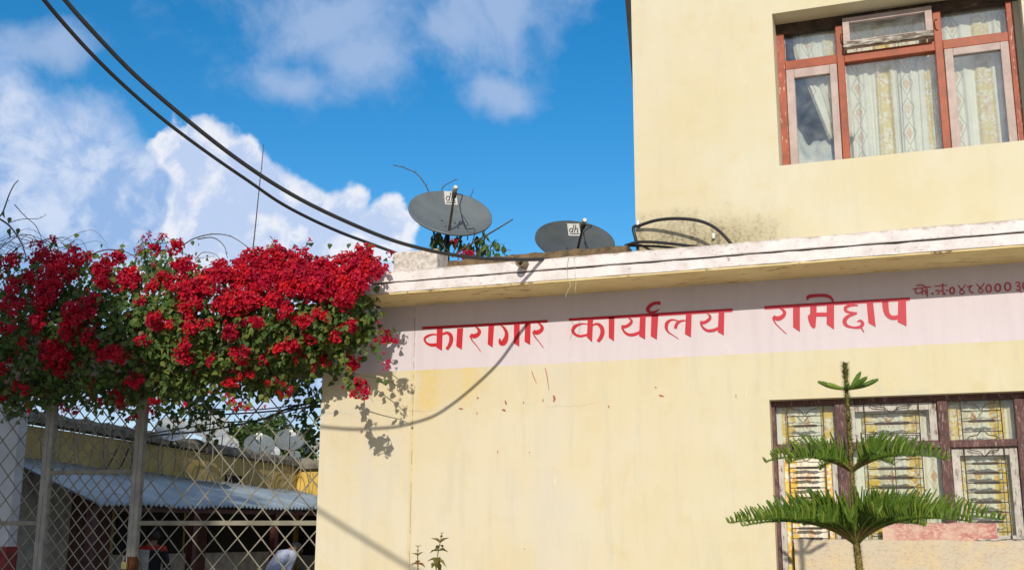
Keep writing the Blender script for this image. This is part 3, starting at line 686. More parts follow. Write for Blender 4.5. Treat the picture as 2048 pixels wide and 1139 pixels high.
pane(lights[1][0], lights[1][1], 1.5, tr0, SY0+.02, M['glass2'], lw)
b = MB(); b.box((lights[0][0]+.003, SY0, 1.25), (lights[0][0]+.04, SY1, tr0-.003)); b.box((lights[0][1]-.04, SY0, 1.25), (lights[0][1]-.003, SY1, tr0-.003)); b.build('sash_stile', M['sashwhite'], lw)
# iron grilles: uprights, rungs, flattened centre bars and bent ornaments
def grille(x0, x1, z0, z1, rungs, bars, ornT, ornB, midrod=False):
    b = MB(); y = YF+.012; wd = x1-x0; a, c = x0+wd*.20, x1-wd*.20; r = .0036
    b.tube([(a, y, z0), (a, y, z1)], r, 6); b.tube([(c, y, z0), (c, y, z1)], r, 6)
    if midrod: b.tube([((a+c)/2, y+.012, z0), ((a+c)/2, y+.012, z1-.05)], r*.9, 6)
    H = z1-z0; mx = (a+c)/2
    for k, q in enumerate(rungs):
        z = z1-H*q; b.tube([(a, y-.004, z), (c, y-.004, z)], r*.85, 6)
        if k in bars:
            hw = (c-a)*.29; t = .0082
            b.add([(mx-hw-.02, y-.010, z), (mx-hw, y-.014, z+t), (mx+hw, y-.014, z+t), (mx+hw+.02, y-.010, z), (mx+hw, y-.014, z-t), (mx-hw, y-.014, z-t),
                   (mx-hw-.02, y-.002, z), (mx-hw, y-.002, z+t), (mx+hw, y-.002, z+t), (mx+hw+.02, y-.002, z), (mx+hw, y-.002, z-t), (mx-hw, y-.002, z-t)],
                  [(0, 5, 4, 3, 2, 1), (6, 7, 8, 9, 10, 11)]+[(i, (i+1) % 6, (i+1) % 6+6, i+6) for i in range(6)])
    for on, zt, sgn in ((ornT, z1, -1), (ornB, z0, 1)):
        if on:
            d = on*H; hw = (c-a)*.5
            for s in (-1, 1):
                b.tube([(mx+s*hw*.78, y-.006, zt+sgn*.008), (mx+s*hw*.66, y-.006, zt+sgn*d*.35), (mx+s*hw*.28, y-.006, zt+sgn*d*.45), (mx+s*.004, y-.006, zt+sgn*d)], r*.95, 5)
    b.build('window_grille', M['iron'], lw)
for i, (a, c) in enumerate(lights):
    grille(a, c, tr1, hz0, (.28, .54, .80), (1,), .26, .24)
grille(lights[0][0], lights[0][1], 1.3, tr0, tuple(.055+.077*k for k in range(12)), tuple(range(1, 10)), .05, 0)
grille(lights[1][0], lights[1][1], 1.5, tr0, tuple(.10+.093*k for k in range(9)), tuple(range(1, 8)), .08, 0, True)
grille(lights[2][0], lights[2][1], 1.585, tr0, tuple(.18+.105*k for k in range(8)), tuple(range(0, 7)), .10, 0)
# mortar infill over the lower part of the opening
def rough_slab(x0, x1, y0, y1, z0, z1, seed, nm, material):
    r = random.Random(seed); b = MB(); n = 26; top = [z1+.5*r.uniform(-.010, .010) for _ in range(n+1)]; vs = []
    for i in range(n+1):
        x = x0+(x1-x0)*i/n; vs += [(x, y0, z0), (x, y0+r.uniform(-.003, .003), top[i]-.012), (x, y0+.014, top[i]), (x, y1, top[i]+.004), (x, y1, z0)]
    fs = [(i*5+a, (i+1)*5+a, (i+1)*5+a+1, i*5+a+1) for i in range(n) for a in range(4)]+[(0, 1, 2, 3, 4), tuple(n*5+q for q in (4, 3, 2, 1, 0))]
    b.add(vs, fs); return b.build(nm, material, lw)
rough_slab(ix0, LX1+.01, .012, .085, LZ0-.05, IZ, 2, 'mortar_infill', M['infill'])
rough_slab(float(P(1765, 1060, .05)[0]), float(P(1994, 1060, .05)[0]), .045, .088, IZ-.03, float(P(1900, 1046, .05)[2]), 3, 'mortar_ledge', M['infillpink'])
b = MB(); b.box((lights[2][0]+.12, .03, IZ-.008), (LX1+.01, .087, IZ+.012)); b.build('sill', M['sashgrey'], lw)
YD = .185
curtain(lights[0][0]-.03, lights[0][1]+.03, 1.2, tr0+.02, YD-.03, M['curt_low'], 'sunlit white and yellow curtain behind the left lower light of the barred window', 11, 3, .010)
curtain(lights[0][0]-.03, lights[0][1]+.03, tr0+.03, LZ1, YD, M['curt_low'], 'short yellow curtain in the top left light of the barred window', 12, 4, .008)
curtain(lights[1][0]-.03, lights[1][1]+.03, 1.4, LZ1, YD+.02, M['curt_low'], 'yellow striped curtain behind the middle lights of the barred window', 13, 6, .012)
curtain(lights[2][0]-.03, lights[2][1]+.03, 1.4, LZ1, YD+.01, M['curt_low'], 'yellow striped curtain behind the right lights of the barred window', 14, 5, .012)
# ---------------------------------------------------------------- satellite dishes
def ellipse_frame(cx, cy, rx, ry, tilt_deg, Y=None, C=None):
    """pixel ellipse of a round dish at distance Y -> centre, normal, true radius"""
    C = Vector(P(cx, cy, Y)); v = Vector(ray(cx, cy)); dist = (C-Vector(CAM)).length
    up = Vector(UP); up = (up-v*up.dot(v)).normalized(); rt = v.cross(up)
    t = R(tilt_deg); k = min(.97, ry/rx); s = math.sqrt(1-k*k)
    n = (up*math.cos(t)+rt*math.sin(t))*s-v*k
    px = FPX/ (Vector(C-Vector(CAM)).dot(Vector(FW)))
    return C, n.normalized(), rx/px
def on_plane(px, py, C, n):
    d = Vector(ray(px, py)); o = Vector(CAM); return o+d*((C-o).dot(n)/d.dot(n))
def dish(spec, label, cat='satellite dish', group=None, lnb=None, foot=None, base_z=None, logo=None, paint='dish', seg=40, wire=True, depthk=.10, mast_lean=0):
    cx, cy, rx, ry, tl, Y = spec
    C, n, rad = ellipse_frame(cx, cy, rx, ry, tl, Y)
    zz = Vector((0, 0, 1)); yv = (zz-n*zz.dot(n)).normalized(); xv = yv.cross(n)
    dep = rad*2*depthk
    root = thing('satellite_dish', (C.x, C.y, base_z), label, cat, group)
    def S(u, v, off=0.0):                        # dish surface, u,v in -1..1
        q = u*u+v*v; return C+xv*(u*rad)+yv*(v*rad)+n*(dep*(q-1)+off)
    b = MB(); rings = 9; vs = [S(0, 0)]
    for i in range(1, rings+1):
        for j in range(seg):
            a = 2*math.pi*j/seg; vs.append(S(i/rings*math.cos(a), i/rings*math.sin(a)))
    fs = [(0, 1+j, 1+(j+1) % seg) for j in range(seg)]
    for i in range(rings-1):
        for j in range(seg): fs.append((1+i*seg+j, 1+(i+1)*seg+j, 1+(i+1)*seg+(j+1) % seg, 1+i*seg+(j+1) % seg))
    o1 = 1+(rings-1)*seg; extra = []
    for dr, dn in ((1.022, .004), (1.03, -.012), (1.0, -.022)):
        for j in range(seg):
            a = 2*math.pi*j/seg; extra.append(C+(xv*math.cos(a)+yv*math.sin(a))*(rad*dr)+n*dn)
    prev = o1; base = len(vs); vs += extra
    for k in range(3):
        cur = base+k*seg
        for j in range(seg): fs.append((prev+j, cur+j, cur+(j+1) % seg, prev+(j+1) % seg))
        prev = cur
    bo = len(vs); vs += [S(0, 0, -.03)]+[S(i/4*math.cos(2*math.pi*j/seg), i/4*math.sin(2*math.pi*j/seg), -.022) for i in (1, 2, 3) for j in range(seg)]
    fs += [(bo, bo+1+(j+1) % seg, bo+1+j) for j in range(seg)]
    for i in range(2):
        for j in range(seg): fs.append((bo+1+i*seg+j, bo+1+i*seg+(j+1) % seg, bo+1+(i+1)*seg+(j+1) % seg, bo+1+(i+1)*seg+j))
    for j in range(seg): fs.append((bo+1+2*seg+j, bo+1+2*seg+(j+1) % seg, prev+(j+1) % seg, prev+j))
    b.add(vs, fs, 0, True); refl = b.build('reflector', M[paint], root)
    # feed arm and head
    A0 = on_plane(*foot, C-n*(dep*.2), n) if foot else S(0, -.86)
    if lnb:
        d = Vector(ray(*lnb)); o = Vector(CAM); pn = xv; den = d.dot(pn)
        L = o+d*((A0-o).dot(pn)/den) if abs(den) > .12 else C+n*.42-yv*.2
        if not .15 < (L-A0).length < 1.2: L = A0+n*rad*1.25+yv*rad*.45
    else: L = A0+n*rad*1.25+yv*rad*.40
    ad = (L-A0).normalized(); side = ad.cross(n).normalized()
    b = MB(); b.tube([A0-ad*.02, A0+ad*.02], rad*.036, 8); b.bar(A0, L-ad*.05, rad*.052, rad*.044, n); bevel(b.build('feed_arm', M['iron'], root), .002)
    b = MB(); b.tube([L-ad*.07, L-ad*.03], [rad*.055, rad*.06], 10); b.build('feed_clamp', M['iron'], root)
    hd = (C-L).normalized(); b = MB(); b.tube([L-hd*.045, L-hd*.02, L+hd*.035, L+hd*.05], [rad*.045, rad*.062, rad*.062, rad*.05], 12); b.build('feed_head', M['lnb'], root)
    # bracket, mast and stays behind
    bk = C-n*(dep+.03); b = MB(); b.bar(C-n*(dep+.015), C-n*(dep+.12), .10, .10, yv); b.build('back_bracket', M['iron'], root)
    foot_z = base_z; mp = C-n*(dep+.10)
    b = MB(); b.tube([mp+Vector((0, 0, .05)), Vector((mp.x+mast_lean, mp.y, foot_z))], .022, 10); b.build('mast', M['iron'], root)
    b = MB(); b.box((mp.x-.11, mp.y-.11, foot_z-.004), (mp.x+.11, mp.y+.11, foot_z+.008)); b.build('base_plate', M['iron'], root)
    for s in (-1, 1):
        b = MB(); b.tube([Vector((mp.x, mp.y, (foot_z+mp.z)/2+.04)), Vector((mp.x+s*.20, mp.y-.06, foot_z))], .009, 6); b.build('stay', M['iron'], root)
    if wire:
        q = L-ad*.04; pts = catmull([q, q+xv*.06-yv*.03+n*.01, S(.22, .1, .12), S(.26, -.3, .06), S(.30, -.75, .03), S(.42, -1.12, .0), Vector((mp.x+.10, mp.y-.1, foot_z+.02))], 6)
        b = MB(); b.tube(pts, .0045, 5); b.build('feed_cable', M['black'], root)
    # screws on the face
    b = None
    for u, v in ((-.20, -.12), (.12, -.18), (-.15, -.42), (.15, -.46)):
        b = MB(); c0 = S(u, v, .001); b.tube([c0, c0+n*.006], .007, 8); b.build('screw', M['iron'], root)
    if logo:
        lxp, lyp, lw_, lh_ = logo
        q0 = on_plane(lxp, lyp, C-n*dep*.85, n); u0 = (q0-C).dot(xv)/rad; v0 = (q0-C).dot(yv)/rad
        hw, hh = lw_/2/rx, lh_/2/ry
        def T(a, c, off): return S(u0+a*hw, v0+c*hh, off)
        b = MB(); g = 6; vs = [T(-1+2*i/g, -1+2*k/g, .0025) for i in range(g+1) for k in range(g+1)]
        b.add(vs, [(i*(g+1)+k, (i+1)*(g+1)+k, (i+1)*(g+1)+k+1, i*(g+1)+k+1) for i in range(g) for k in range(g)])
        stk = b.build('sticker', M['sticker'], root)
        def ink(pts, wd, off):
            c = catmull([(p[0], p[1], 0) for p in pts], 6) if len(pts) > 2 else [Vector((p[0], p[1], 0)) for p in pts]; L_, R_ = [], []
            for i, p in enumerate(c):
                dd = (c[min(i+1, len(c)-1)]-c[max(i-1, 0)]); dd.normalize()
                L_.append(T(p.x-dd.y*wd/2, p.y+dd.x*wd/2, off)); R_.append(T(p.x+dd.y*wd/2, p.y-dd.x*wd/2, off))
            k = len(c); bb = MB(); bb.add(L_+R_, [(i, i+1, k+i+1, k+i) for i in range(k-1)]); return bb
        # lettering dh : slanted round d and h, with the fine line below
        bb = MB()
        for pts, wd, off in (([(-.15, .05), (-.38, .22), (-.66, .06), (-.74, -.24), (-.52, -.40), (-.26, -.18), (-.12, .08)], .15, .0045), ([(.10, .78), (-.10, .2), (-.30, -.46)], .15, .0048),
                             ([(.42, .78), (.24, .22), (.02, -.50)], .15, .0051), ([(.20, .0), (.42, .22), (.62, .12), (.56, -.16), (.50, -.42), (.68, -.40)], .15, .0054), ([(-.82, -.72), (.82, -.72)], .13, .0057)):
            k = ink(pts, wd, off); bb.add(k.v, k.f)
        bb.build('sticker_lettering', M['ink'], stk)
    return root
RZ = TOPZ-.012
dish((901, 424.5, 82.5, 40, 10, .55), 'upper grey satellite dish with white logo sticker standing behind the white parapet stub', group='satellite dishes on the front roof', lnb=(910, 379), foot=(899, 455), base_z=RZ, logo=(900, 404, 26, 17))
dish((1150, 480, 78.5, 37.5, 8, .60), 'lower grey satellite dish half sunk behind the mossy kerb beside the cream wall', group='satellite dishes on the front roof', lnb=(1168, 443), foot=(1152, 512), base_z=RZ, paint='dishdark', logo=(1147, 465, 25, 16))

# ---------------------------------------------------------------- overhead cables
def cable(pts, r, label, mt='black', n=8, group=None, dens=8, nm='cable'):
    b = MB(); b.tube(catmull(pts, dens), r, n); return b.build(nm, M[mt], None, label=label, cat='cable', group=group)
def on_ray(px, py, Y): return tuple(P(px, py, Y))
C1 = [(1100, 518, -.40), (1060, 519, -.60), (1020, 518.5, -.80), (957, 516, -1.16), (886, 506, -1.48), (810, 488, -1.79), (742, 464, -2.04), (641, 419, -2.34), (560, 375, -2.56), (480, 322, -2.79), (400, 261, -3.02), (310, 186, -3.28), (250, 131, -3.45), (180, 57, -3.66), (130, 0, -3.80), (60, -90, -4.0), (-60, -260, -4.35)]
cable([on_ray(*p) for p in C1], .0125, 'thick black overhead cable running down to the roof ledge by the drain spout', group='black overhead cables')
C2 = [(800, 510, .10), (787, 504, -.05), (730, 483, -.22), (680, 464, -.42), (620, 437, -.70), (560, 405, -1.0), (500, 364, -1.32), (420, 309, -1.75), (330, 242, -2.2), (250, 173, -2.6), (185, 110, -2.95), (130, 50, -3.22), (88, 0, -3.42), (20, -85, -3.75), (-90, -250, -4.2)]
cable([on_ray(*p) for p in C2], .0125, 'thick black overhead cable dipping behind the white parapet stub', group='black overhead cables')
q0, q1 = Vector(P(640, 1008)), Vector(P(830, 1125)); kk = 5.6; sv = Vector((.25, -1, .445))
dd = (q1-q0); e = [q0+sv*kk+dd*t+Vector((0, 0, .03*(t-.5)**2-.055)) for t in (-4, -2, -.5, .5, 1.5, 3, 5)]
cable([tuple(v) for v in e], .016, 'black service cable hanging overhead in front of the building', group='black overhead cables')
# coil of cable clipped to the upper wall
cable([tuple(P(*p)) for p in ((1276, 497, -.02), (1271, 476, -.035), (1267, 455, -.04), (1281, 450, -.05), (1310, 441, -.10), (1345, 437, -.15), (1385, 439, -.19), (1415, 447, -.21), (1440, 463, -.23), (1464, 489, -.25))], .012, 'black cable arching from the clip at the wall corner down to the ledge')
cable([tuple(P(*p)) for p in ((1250, 491, -.10), (1275, 484, -.12), (1310, 484, -.15), (1350, 488, -.2), (1400, 494, -.28), (1440, 497, -.3))], .011, 'upper flat black cable lying on the roof ledge below the arch')
cable([tuple(P(*p)) for p in ((1255, 492, -.05), (1280, 490, -.07), (1300, 499, -.1), (1320, 503, -.15))], .009, 'short thin black cable drooping over the kerb end')
cable([tuple(P(*p)) for p in ((1262, 491, -.08), (1300, 492, -.10), (1335, 494, -.14), (1370, 499, -.2))], .009, 'lower thin black cable lying on the roof ledge below the arch')
for px_, py_ in ((1279, 448), (1428, 472)):
    q = P(px_, py_, -.004); b = MB(); b.box((q[0]-.010, -.055 if px_ < 1300 else -.03, q[2]-.022), (q[0]+.010, -.001, q[2]+.018)); bevel(b.build('cable_clip', M['sticker'], ob), .003)
cable([tuple(P(*p)) for p in ((1138, 512, -.485), (1134, 535, -.487), (1136, 558, -.487), (1141, 570, -.49), (1135, 582, -.49), (1131, 594, -.49))], .0018, 'longer pale green thread dangling over the ledge', 'green_thread', 5, 'pale green threads', nm='thread')['category'] = 'thread'
cable([tuple(P(*p)) for p in ((1149, 514, -.485), (1150, 540, -.487), (1152, 565, -.487), (1150, 583, -.49))], .0016, 'shorter pale green thread dangling over the ledge', 'green_thread', 5, 'pale green threads', nm='thread')['category'] = 'thread'

# ---------------------------------------------------------------- gateway: lintel, gate, padlock
gw = thing('gateway_lintel', (-6.3, .1, 2.9), 'pink painted concrete beam over the gate, mostly hidden under red flowers', 'lintel')
LB = 2.905
b = MB(); b.box((-8.7, .01, LB), (WL-.002, .26, 3.36)); bevel(b.build('beam', M['pinkwall'], gw), .008)
b = MB(); b.box((-9.15, -.01, 0), (-8.702, .28, 3.36)); bevel(b.build('pillar', M['pinkwall'], gw), .01)
b = MB(); n = 10; vs = []   # rounded haunch at the wall corner
for i in range(n+1):
    t = i/n*math.pi/2; x = WL-.07+.07*math.sin(t) ; z = LB-.09*(1-math.cos(t))
    vs += [(x, .012, z), (x, .25, z)]
vs += [(WL-.001, .012, LB+.02), (WL-.001, .25, LB+.02), (WL-.07, .012, LB+.02), (WL-.07, .25, LB+.02)]
b.add(vs, [(2*i, 2*i+2, 2*i+3, 2*i+1) for i in range(n)]+[tuple([2*i for i in range(n, -1, -1)]+[2*n+4, 2*n+2]), tuple([2*i+1 for i in range(n+1)]+[2*n+3, 2*n+5])]); b.build('haunch', M['pinkwall'], gw)
letters([[ring(330, 703, 8, 11, 4)], [st((300, 690, 4), (350, 687, 4))], [st((252, 700, 3), (262, 716, 4), (275, 712, 4))],
  [ring(594, 723, 4, 6, 2.2)], [ring(604, 722, 4, 6, 2.2)], [st((612, 716, 2), (617, 719, 2.2), (613, 723, 2), (618, 727, 2.2), (612, 730, 2))], [ring(629, 720, 4, 6, 2.2)], [ring(566, 726, 4, 6, 2.2)], [st((550, 719, 2), (555, 726, 2.2), (548, 731, 2))]],
  (0, 0), 1.0, 'painted_number', M['darkred'], gw, Y0=.0075)
gt = thing('gate', (-6.3, .12, 0), 'grey steel gate of crossed flat bars with a wicket door between two posts', 'gate')
GY = .12; GT = LB-.012
def gx(px, py): return float(P(px, py, GY)[0])
PA, PB = gx(98, 900), gx(276, 950)
zA, zB = float(P(180, 943, GY)[2]), float(P(450, 1045, GY)[2])
for xc in (PA, PB):
    for s in (-1, 1):
        b = MB(); b.box((xc+s*.0235-.022, GY-.025, .03), (xc+s*.0235+.022, GY+.025, GT-.045)); bevel(b.build('post', M['gatepost'], gt), .003)
b = MB(); b.box((-8.6, GY-.022, GT-.045), (WL, GY+.022, GT)); bevel(b.build('top_rail', M['gate'], gt), .003)
b = MB(); b.box((WL-.035, GY-.02, .03), (WL-.003, GY+.02, GT-.045)); b.build('post', M['gate'], gt)
panels = [(-8.58, PA-.046, zB, .205), (PA+.046, PB-.046, zA, .125), (PB+.046, WL-.035, zB, .222)]
for (xa, xb, zr, dg) in panels:
    b = MB(); b.box((xa, GY-.018, zr-.019), (xb, GY+.018, zr+.019)); bevel(b.build('cross_rail', M['gate'], gt), .003)
    b = MB(); b.box((xa, GY-.018, .03), (xb, GY+.018, .07)); b.build('cross_rail', M['gate'], gt)
def clipseg(x0, z0, dx, dz, xa, xb, za, zb):
    t0, t1 = -1e9, 1e9
    for p, d, lo, hi in ((x0, dx, xa, xb), (z0, dz, za, zb)):
        a, c = (lo-p)/d, (hi-p)/d; t0 = max(t0, min(a, c)); t1 = min(t1, max(a, c))
    return (t0, t1) if t1-t0 > .03 else None
for (xa, xb, zr, dg) in panels:
    za, zb = .07, GT-.045
    for sgn in (1, -1):
        k0 = int(-(zb-za)/dg)-2; k1 = int((xb-xa+zb-za)/dg)+2
        for k in range(k0, k1):
            if sgn > 0: x0 = xa+k*dg; seg_ = clipseg(x0, zr+.02, 1, 1.03, xa, xb, za, zb)
            else: x0 = xb-k*dg; seg_ = clipseg(x0, zr+.02, -1, 1.03, xa, xb, za, zb)
            if not seg_: continue
            t0, t1 = seg_; y = GY+sgn*.0045; wob = rng.uniform(-.003, .003)
            a = (x0+sgn*t0, y, zr+.02+1.03*t0); c = (x0+sgn*t1+wob, y, zr+.02+1.03*t1)
            b = MB(); b.bar(a, c, .0098, .004); b.build('lattice_bar', M['gate'], gt)
q = P(262, 1112, GY); b = MB(); b.box((PB-.05, GY-.029, q[2]-.12), (PB+.05, GY+.03, q[2]-.0)); bevel(b.build('rusty_latch', M['rust'], gt), .004)
pl = thing('padlock', P(249, 1128, .05), 'brass padlock hanging on the rusty latch of the gate post', 'padlock')
q = P(249, 1130, .06); b = MB(); b.box((q[0]-.026, .045, q[2]-.03), (q[0]+.026, .075, q[2]+.03)); bevel(b.build('lock_body', M['brass'], pl), .005, 3)
b = MB(); b.tube([(q[0]-.017, .06, q[2]+.028)]+[(q[0]-.017*math.cos(t), .06, q[2]+.055+.017*math.sin(t)) for t in np.linspace(0, math.pi, 8)]+[(q[0]+.017, .06, q[2]+.028)], .0045, 8); b.build('shackle', M['steel'], pl)

# ---------------------------------------------------------------- white wall left behind the gate
wx = float(P(33, 900, 1.3)[0])
wh = thing('boundary_wall', (wx-2, 1.35, 0), 'bluish white wall with red foot behind the left gate panel', 'wall')
zr_ = float(P(10, 1092, 1.3)[2])
b = MB(); b.box((wx-5, 1.3, zr_), (wx, 1.42, 3.05)); b.build('plastered_face', M['whitewall'], wh)
b = MB(); b.box((wx-5.02, 1.285, 0), (wx+.012, 1.435, zr_)); b.build('plinth', M['redband'], wh)
b = MB(); b.box((wx-5.05, 1.26, 3.05), (wx+.03, 1.46, 3.12)); b.build('coping', M['coping'], wh)

# ---------------------------------------------------------------- courtyard wing with tin lean-to
XW, XE = -12.5, -10.7
cw = thing('courtyard_wing', (XW, 9, 0), 'yellow single storey courtyard wing with stained coping and dark verandah', 'building')
Y0w, Y1w = 3.6, 13.0
def zb_(y): return float(np.interp(y, [5.5, 13], [3.20, 2.98]))
b = MB(); b.add([(XW, Y0w, 0), (XW, Y1w, 0), (XW, Y1w, zb_(Y1w)), (XW, Y0w, zb_(Y0w)), (XW-4, Y0w, 0), (XW-4, Y1w, 0), (XW-4, Y1w, zb_(Y1w)), (XW-4, Y0w, zb_(Y0w))],
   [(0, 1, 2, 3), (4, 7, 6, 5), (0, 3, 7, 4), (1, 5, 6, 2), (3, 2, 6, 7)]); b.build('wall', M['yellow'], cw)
r = random.Random(8); b = MB(); n = 60; vs = []
for i in range(n+1):
    y = Y0w-.1+(Y1w+.0-Y0w+.1)*i/n; zb = zb_(y)
    vs += [(XW+.10, y, zb+.002), (XW+.11+r.uniform(-.012, .012), y, zb+.10), (XW+.05, y, zb+.17+r.uniform(-.025, .025)), (XW-.2, y, zb+.2), (XW-.2, y, zb+.002)]
fs = [(i*5+a, (i+1)*5+a, (i+1)*5+(a+1) % 5, i*5+(a+1) % 5) for i in range(n) for a in range(5)]+[(0, 1, 2, 3, 4), tuple(n*5+q for q in (4, 3, 2, 1, 0))]
b.add(vs, fs); b.build('coping', M['coping'], cw)
# little square vent in the yellow wall
q = PX(466, 968, XW); b = MB(); b.box((XW-.05, q[1]-.28, q[2]-.16), (XW+.012, q[1]+.28, q[2]+.17)); b.build('vent', M['nearblack'], cw)
# corrugated tin sheets of the lean-to
ya, yb = 4.85, 12.9; ns = 10; wl = .118
for s in range(ns):
    y0 = ya+(yb-ya)*s/ns; y1 = ya+(yb-ya)*(s+1)/ns+.06; nn = int((y1-y0)/wl*8); nu = 3; b = MB(); vs = []
    off = .004*(s % 2)+rng.uniform(0, .006)
    for i in range(nn+1):
        y = y0+(y1-y0)*i/nn
        for k in range(nu+1):
            u = k/nu; x = XW+.02+(XE-XW-.02)*u+ (rng.uniform(-.01, .01) if k == nu and i == 0 else 0)
            z = float(np.interp(y, [5, 12.6], [2.67, 2.48]))*(1-u)+float(np.interp(y, [4.8, 10.5], [1.99, 2.06]))*u+.024*math.cos(2*math.pi*y/wl)+off+.015*math.sin(y*1.3+s)
            vs.append((x, y, z))
    b.add(vs, [(i*(nu+1)+k, i*(nu+1)+k+1, (i+1)*(nu+1)+k+1, (i+1)*(nu+1)+k) for i in range(nn) for k in range(nu)], 0, True)
    o = b.build('tin_sheet', M['tin'], cw); sd = o.modifiers.new('thickness', 'SOLIDIFY'); sd.thickness = .003
# verandah: grey plaster dado, dark panels, maroon posts and doors
def wingbox(nm, mt, y0, y1, z0, z1, x0=XW+.004, x1=XW+.03):
    b = MB(); b.box((x0, y0, z0), (x1, y1, z1)); return b.build(nm, M[mt], cw)
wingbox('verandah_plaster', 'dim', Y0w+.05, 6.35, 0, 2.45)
wingbox('dark_door_panel', 'maroon', 6.35, 7.3, 0, 2.35)
wingbox('dark_panel', 'nearblack', 7.42, 9.2, 1.28, 2.40)
wingbox('dark_panel', 'nearblack', 9.95, 12.9, 1.28, 2.40)
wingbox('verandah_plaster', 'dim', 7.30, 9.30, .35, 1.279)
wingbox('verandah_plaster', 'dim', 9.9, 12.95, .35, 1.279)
wingbox('dark_door_panel', 'maroon', 9.3, 9.9, 0, 2.4)
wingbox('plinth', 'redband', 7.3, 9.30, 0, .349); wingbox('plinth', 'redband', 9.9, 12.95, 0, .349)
for yy in (4.9, 7.2, 9.55, 12.0):
    b = MB(); b.box((XE-.20, yy-.05, 0), (XE-.10, yy+.05, 1.97)); b.build('verandah_post', M['maroon'], cw)
b = MB(); b.bar((XE-.15, 4.8, 1.945), (XE-.15, 12.9, 2.0), .05, .07, (0, 0, 1)); b.build('eave_beam', M['maroon'], cw)
# end wing facing the gate
ew = thing('end_wing', (-9, 14.5, 0), 'sunlit bright yellow end wall closing the courtyard beneath rubble coping', 'building')
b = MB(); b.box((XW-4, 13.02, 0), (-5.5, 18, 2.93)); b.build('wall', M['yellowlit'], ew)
r = random.Random(21); b = MB(); n = 46; vs = []
for i in range(n+1):
    x = XW+.112+(-5.4-XW-.1)*i/n
    vs += [(x, 12.90, 2.932), (x, 12.89+r.uniform(-.01, .02), 3.03+r.uniform(-.02, .02)), (x, 12.96, 3.14+r.uniform(-.05, .05)), (x, 13.4, 3.12), (x, 13.4, 2.932)]
b.add(vs, [(i*5+a, i*5+(a+1) % 5, (i+1)*5+(a+1) % 5, (i+1)*5+a) for i in range(n) for a in range(5)]+[(4, 3, 2, 1, 0), tuple(n*5+q for q in (0, 1, 2, 3, 4))]); b.build('coping', M['coping'], ew)
for k in range(14):                                             # loose rubble on the end coping
    x = -12.0+k*.36+r.uniform(-.1, .1); s = r.uniform(.06, .13); b = MB()
    vs = [(x+s*dx*r.uniform(.7, 1.3), 13.05+s*dy*r.uniform(.7, 1.3), 3.10+s*dz*r.uniform(.6, 1.1)) for dz in (0, 1) for dx, dy in ((-1, -1), (1, -1), (1, 1), (-1, 1))]
    b.add(vs, [(0, 3, 2, 1), (4, 5, 6, 7), (0, 1, 5, 4), (1, 2, 6, 5), (2, 3, 7, 6), (3, 0, 4, 7)]); b.build('rubble_stone', M['stub'], ew)
for s in range(6):
    x0 = XE-1.0+s*.80; x1 = x0+.86; nn = int((x1-x0)/wl*8); b = MB(); vs = []; off = .004*(s % 2)
    for i in range(nn+1):
        x = x0+(x1-x0)*i/nn
        for k in range(3):
            u = k/2; vs.append((x, 13.0-1.7*u, 2.47*(1-u)+2.06*u+.024*math.cos(2*math.pi*x/wl)+off))
    b.add(vs, [(i*3+k, (i+1)*3+k, (i+1)*3+k+1, i*3+k+1) for i in range(nn) for k in range(2)], 0, True)
    o = b.build('tin_sheet', M['tin'], ew); sd = o.modifiers.new('thickness', 'SOLIDIFY'); sd.thickness = .003
for x0, x1, z0, z1, nm_, mt_ in ((-12.4, -10.2, 1.2, 2.4, 'dark_panel', 'nearblack'), (-10.2, -9.3, 0, 2.4, 'dark_door_panel', 'maroon'), (-9.3, -6, 1.3, 2.4, 'dark_panel', 'nearblack'), (-12.4, -10.2, .3, 1.199, 'verandah_plaster', 'dim'), (-9.3, -6, .3, 1.299, 'verandah_plaster', 'dim')):
    b = MB(); b.box((x0, 12.99, z0), (x1, 13.018, z1)); b.build(nm_, M[mt_], ew)  # dark panels and door stand in for shade under the tin
for xx in (-9.9, -7.9):
    b = MB(); b.box((xx-.05, 11.42, 0), (xx+.05, 11.52, 2.04)); b.build('verandah_post', M['maroon'], ew)
FAR = [((345, 856, 34, 23, 6, 7.6), 'first pale dish from the gate, standing highest behind the stained coping', None),
       ((418, 848, 42, 24, 6, 9.4), 'largest pale dish behind the coping, second from the left', None),
       ((440, 886, 37, 20, 8, 11.0), 'low pale dish just above the coping in the middle of the row', None),
       ((519, 888, 30, 21, 6, 13.6), 'pale dish with white sticker left of the bluish logo dish', (518, 874, 12, 9)),
       ((579, 878, 29, 21, 4, 14.2), 'bluish grey logo dish raised above the end of the yellow wall', (585, 867, 12, 9)),
       ((546, 903, 14, 12, 4, 15.6), 'small pale dish tucked behind the gap of two larger dishes', None),
       ((588, 912, 17, 11, 4, 15.4), 'small low dish beneath the bluish logo dish', None),
       ((622, 892, 16, 19, 2, 15.0), 'narrow grey dish rightmost in the courtyard row against the gate edge', None)]
for sp, lab, lg in FAR:
    dish(sp, lab, group='satellite dishes on the courtyard roofs', base_z=3.0 if sp[5] > 12 else 3.02, paint='dish' if 'bluish' in lab or 'rightmost' in lab else 'dishfar', seg=26, wire=False, logo=lg)
# roof slab behind the coping that carries the dishes
b = MB(); b.box((XW-6, Y0w, 2.86), (XW-.201, 18, 2.99)); b.build('flat_roof', M['roofdeck'], cw)
b = MB(); b.box((XW-.2, 13.41, 2.94), (-5.5, 18, 2.99)); b.build('flat_roof', M['roofdeck'], ew)
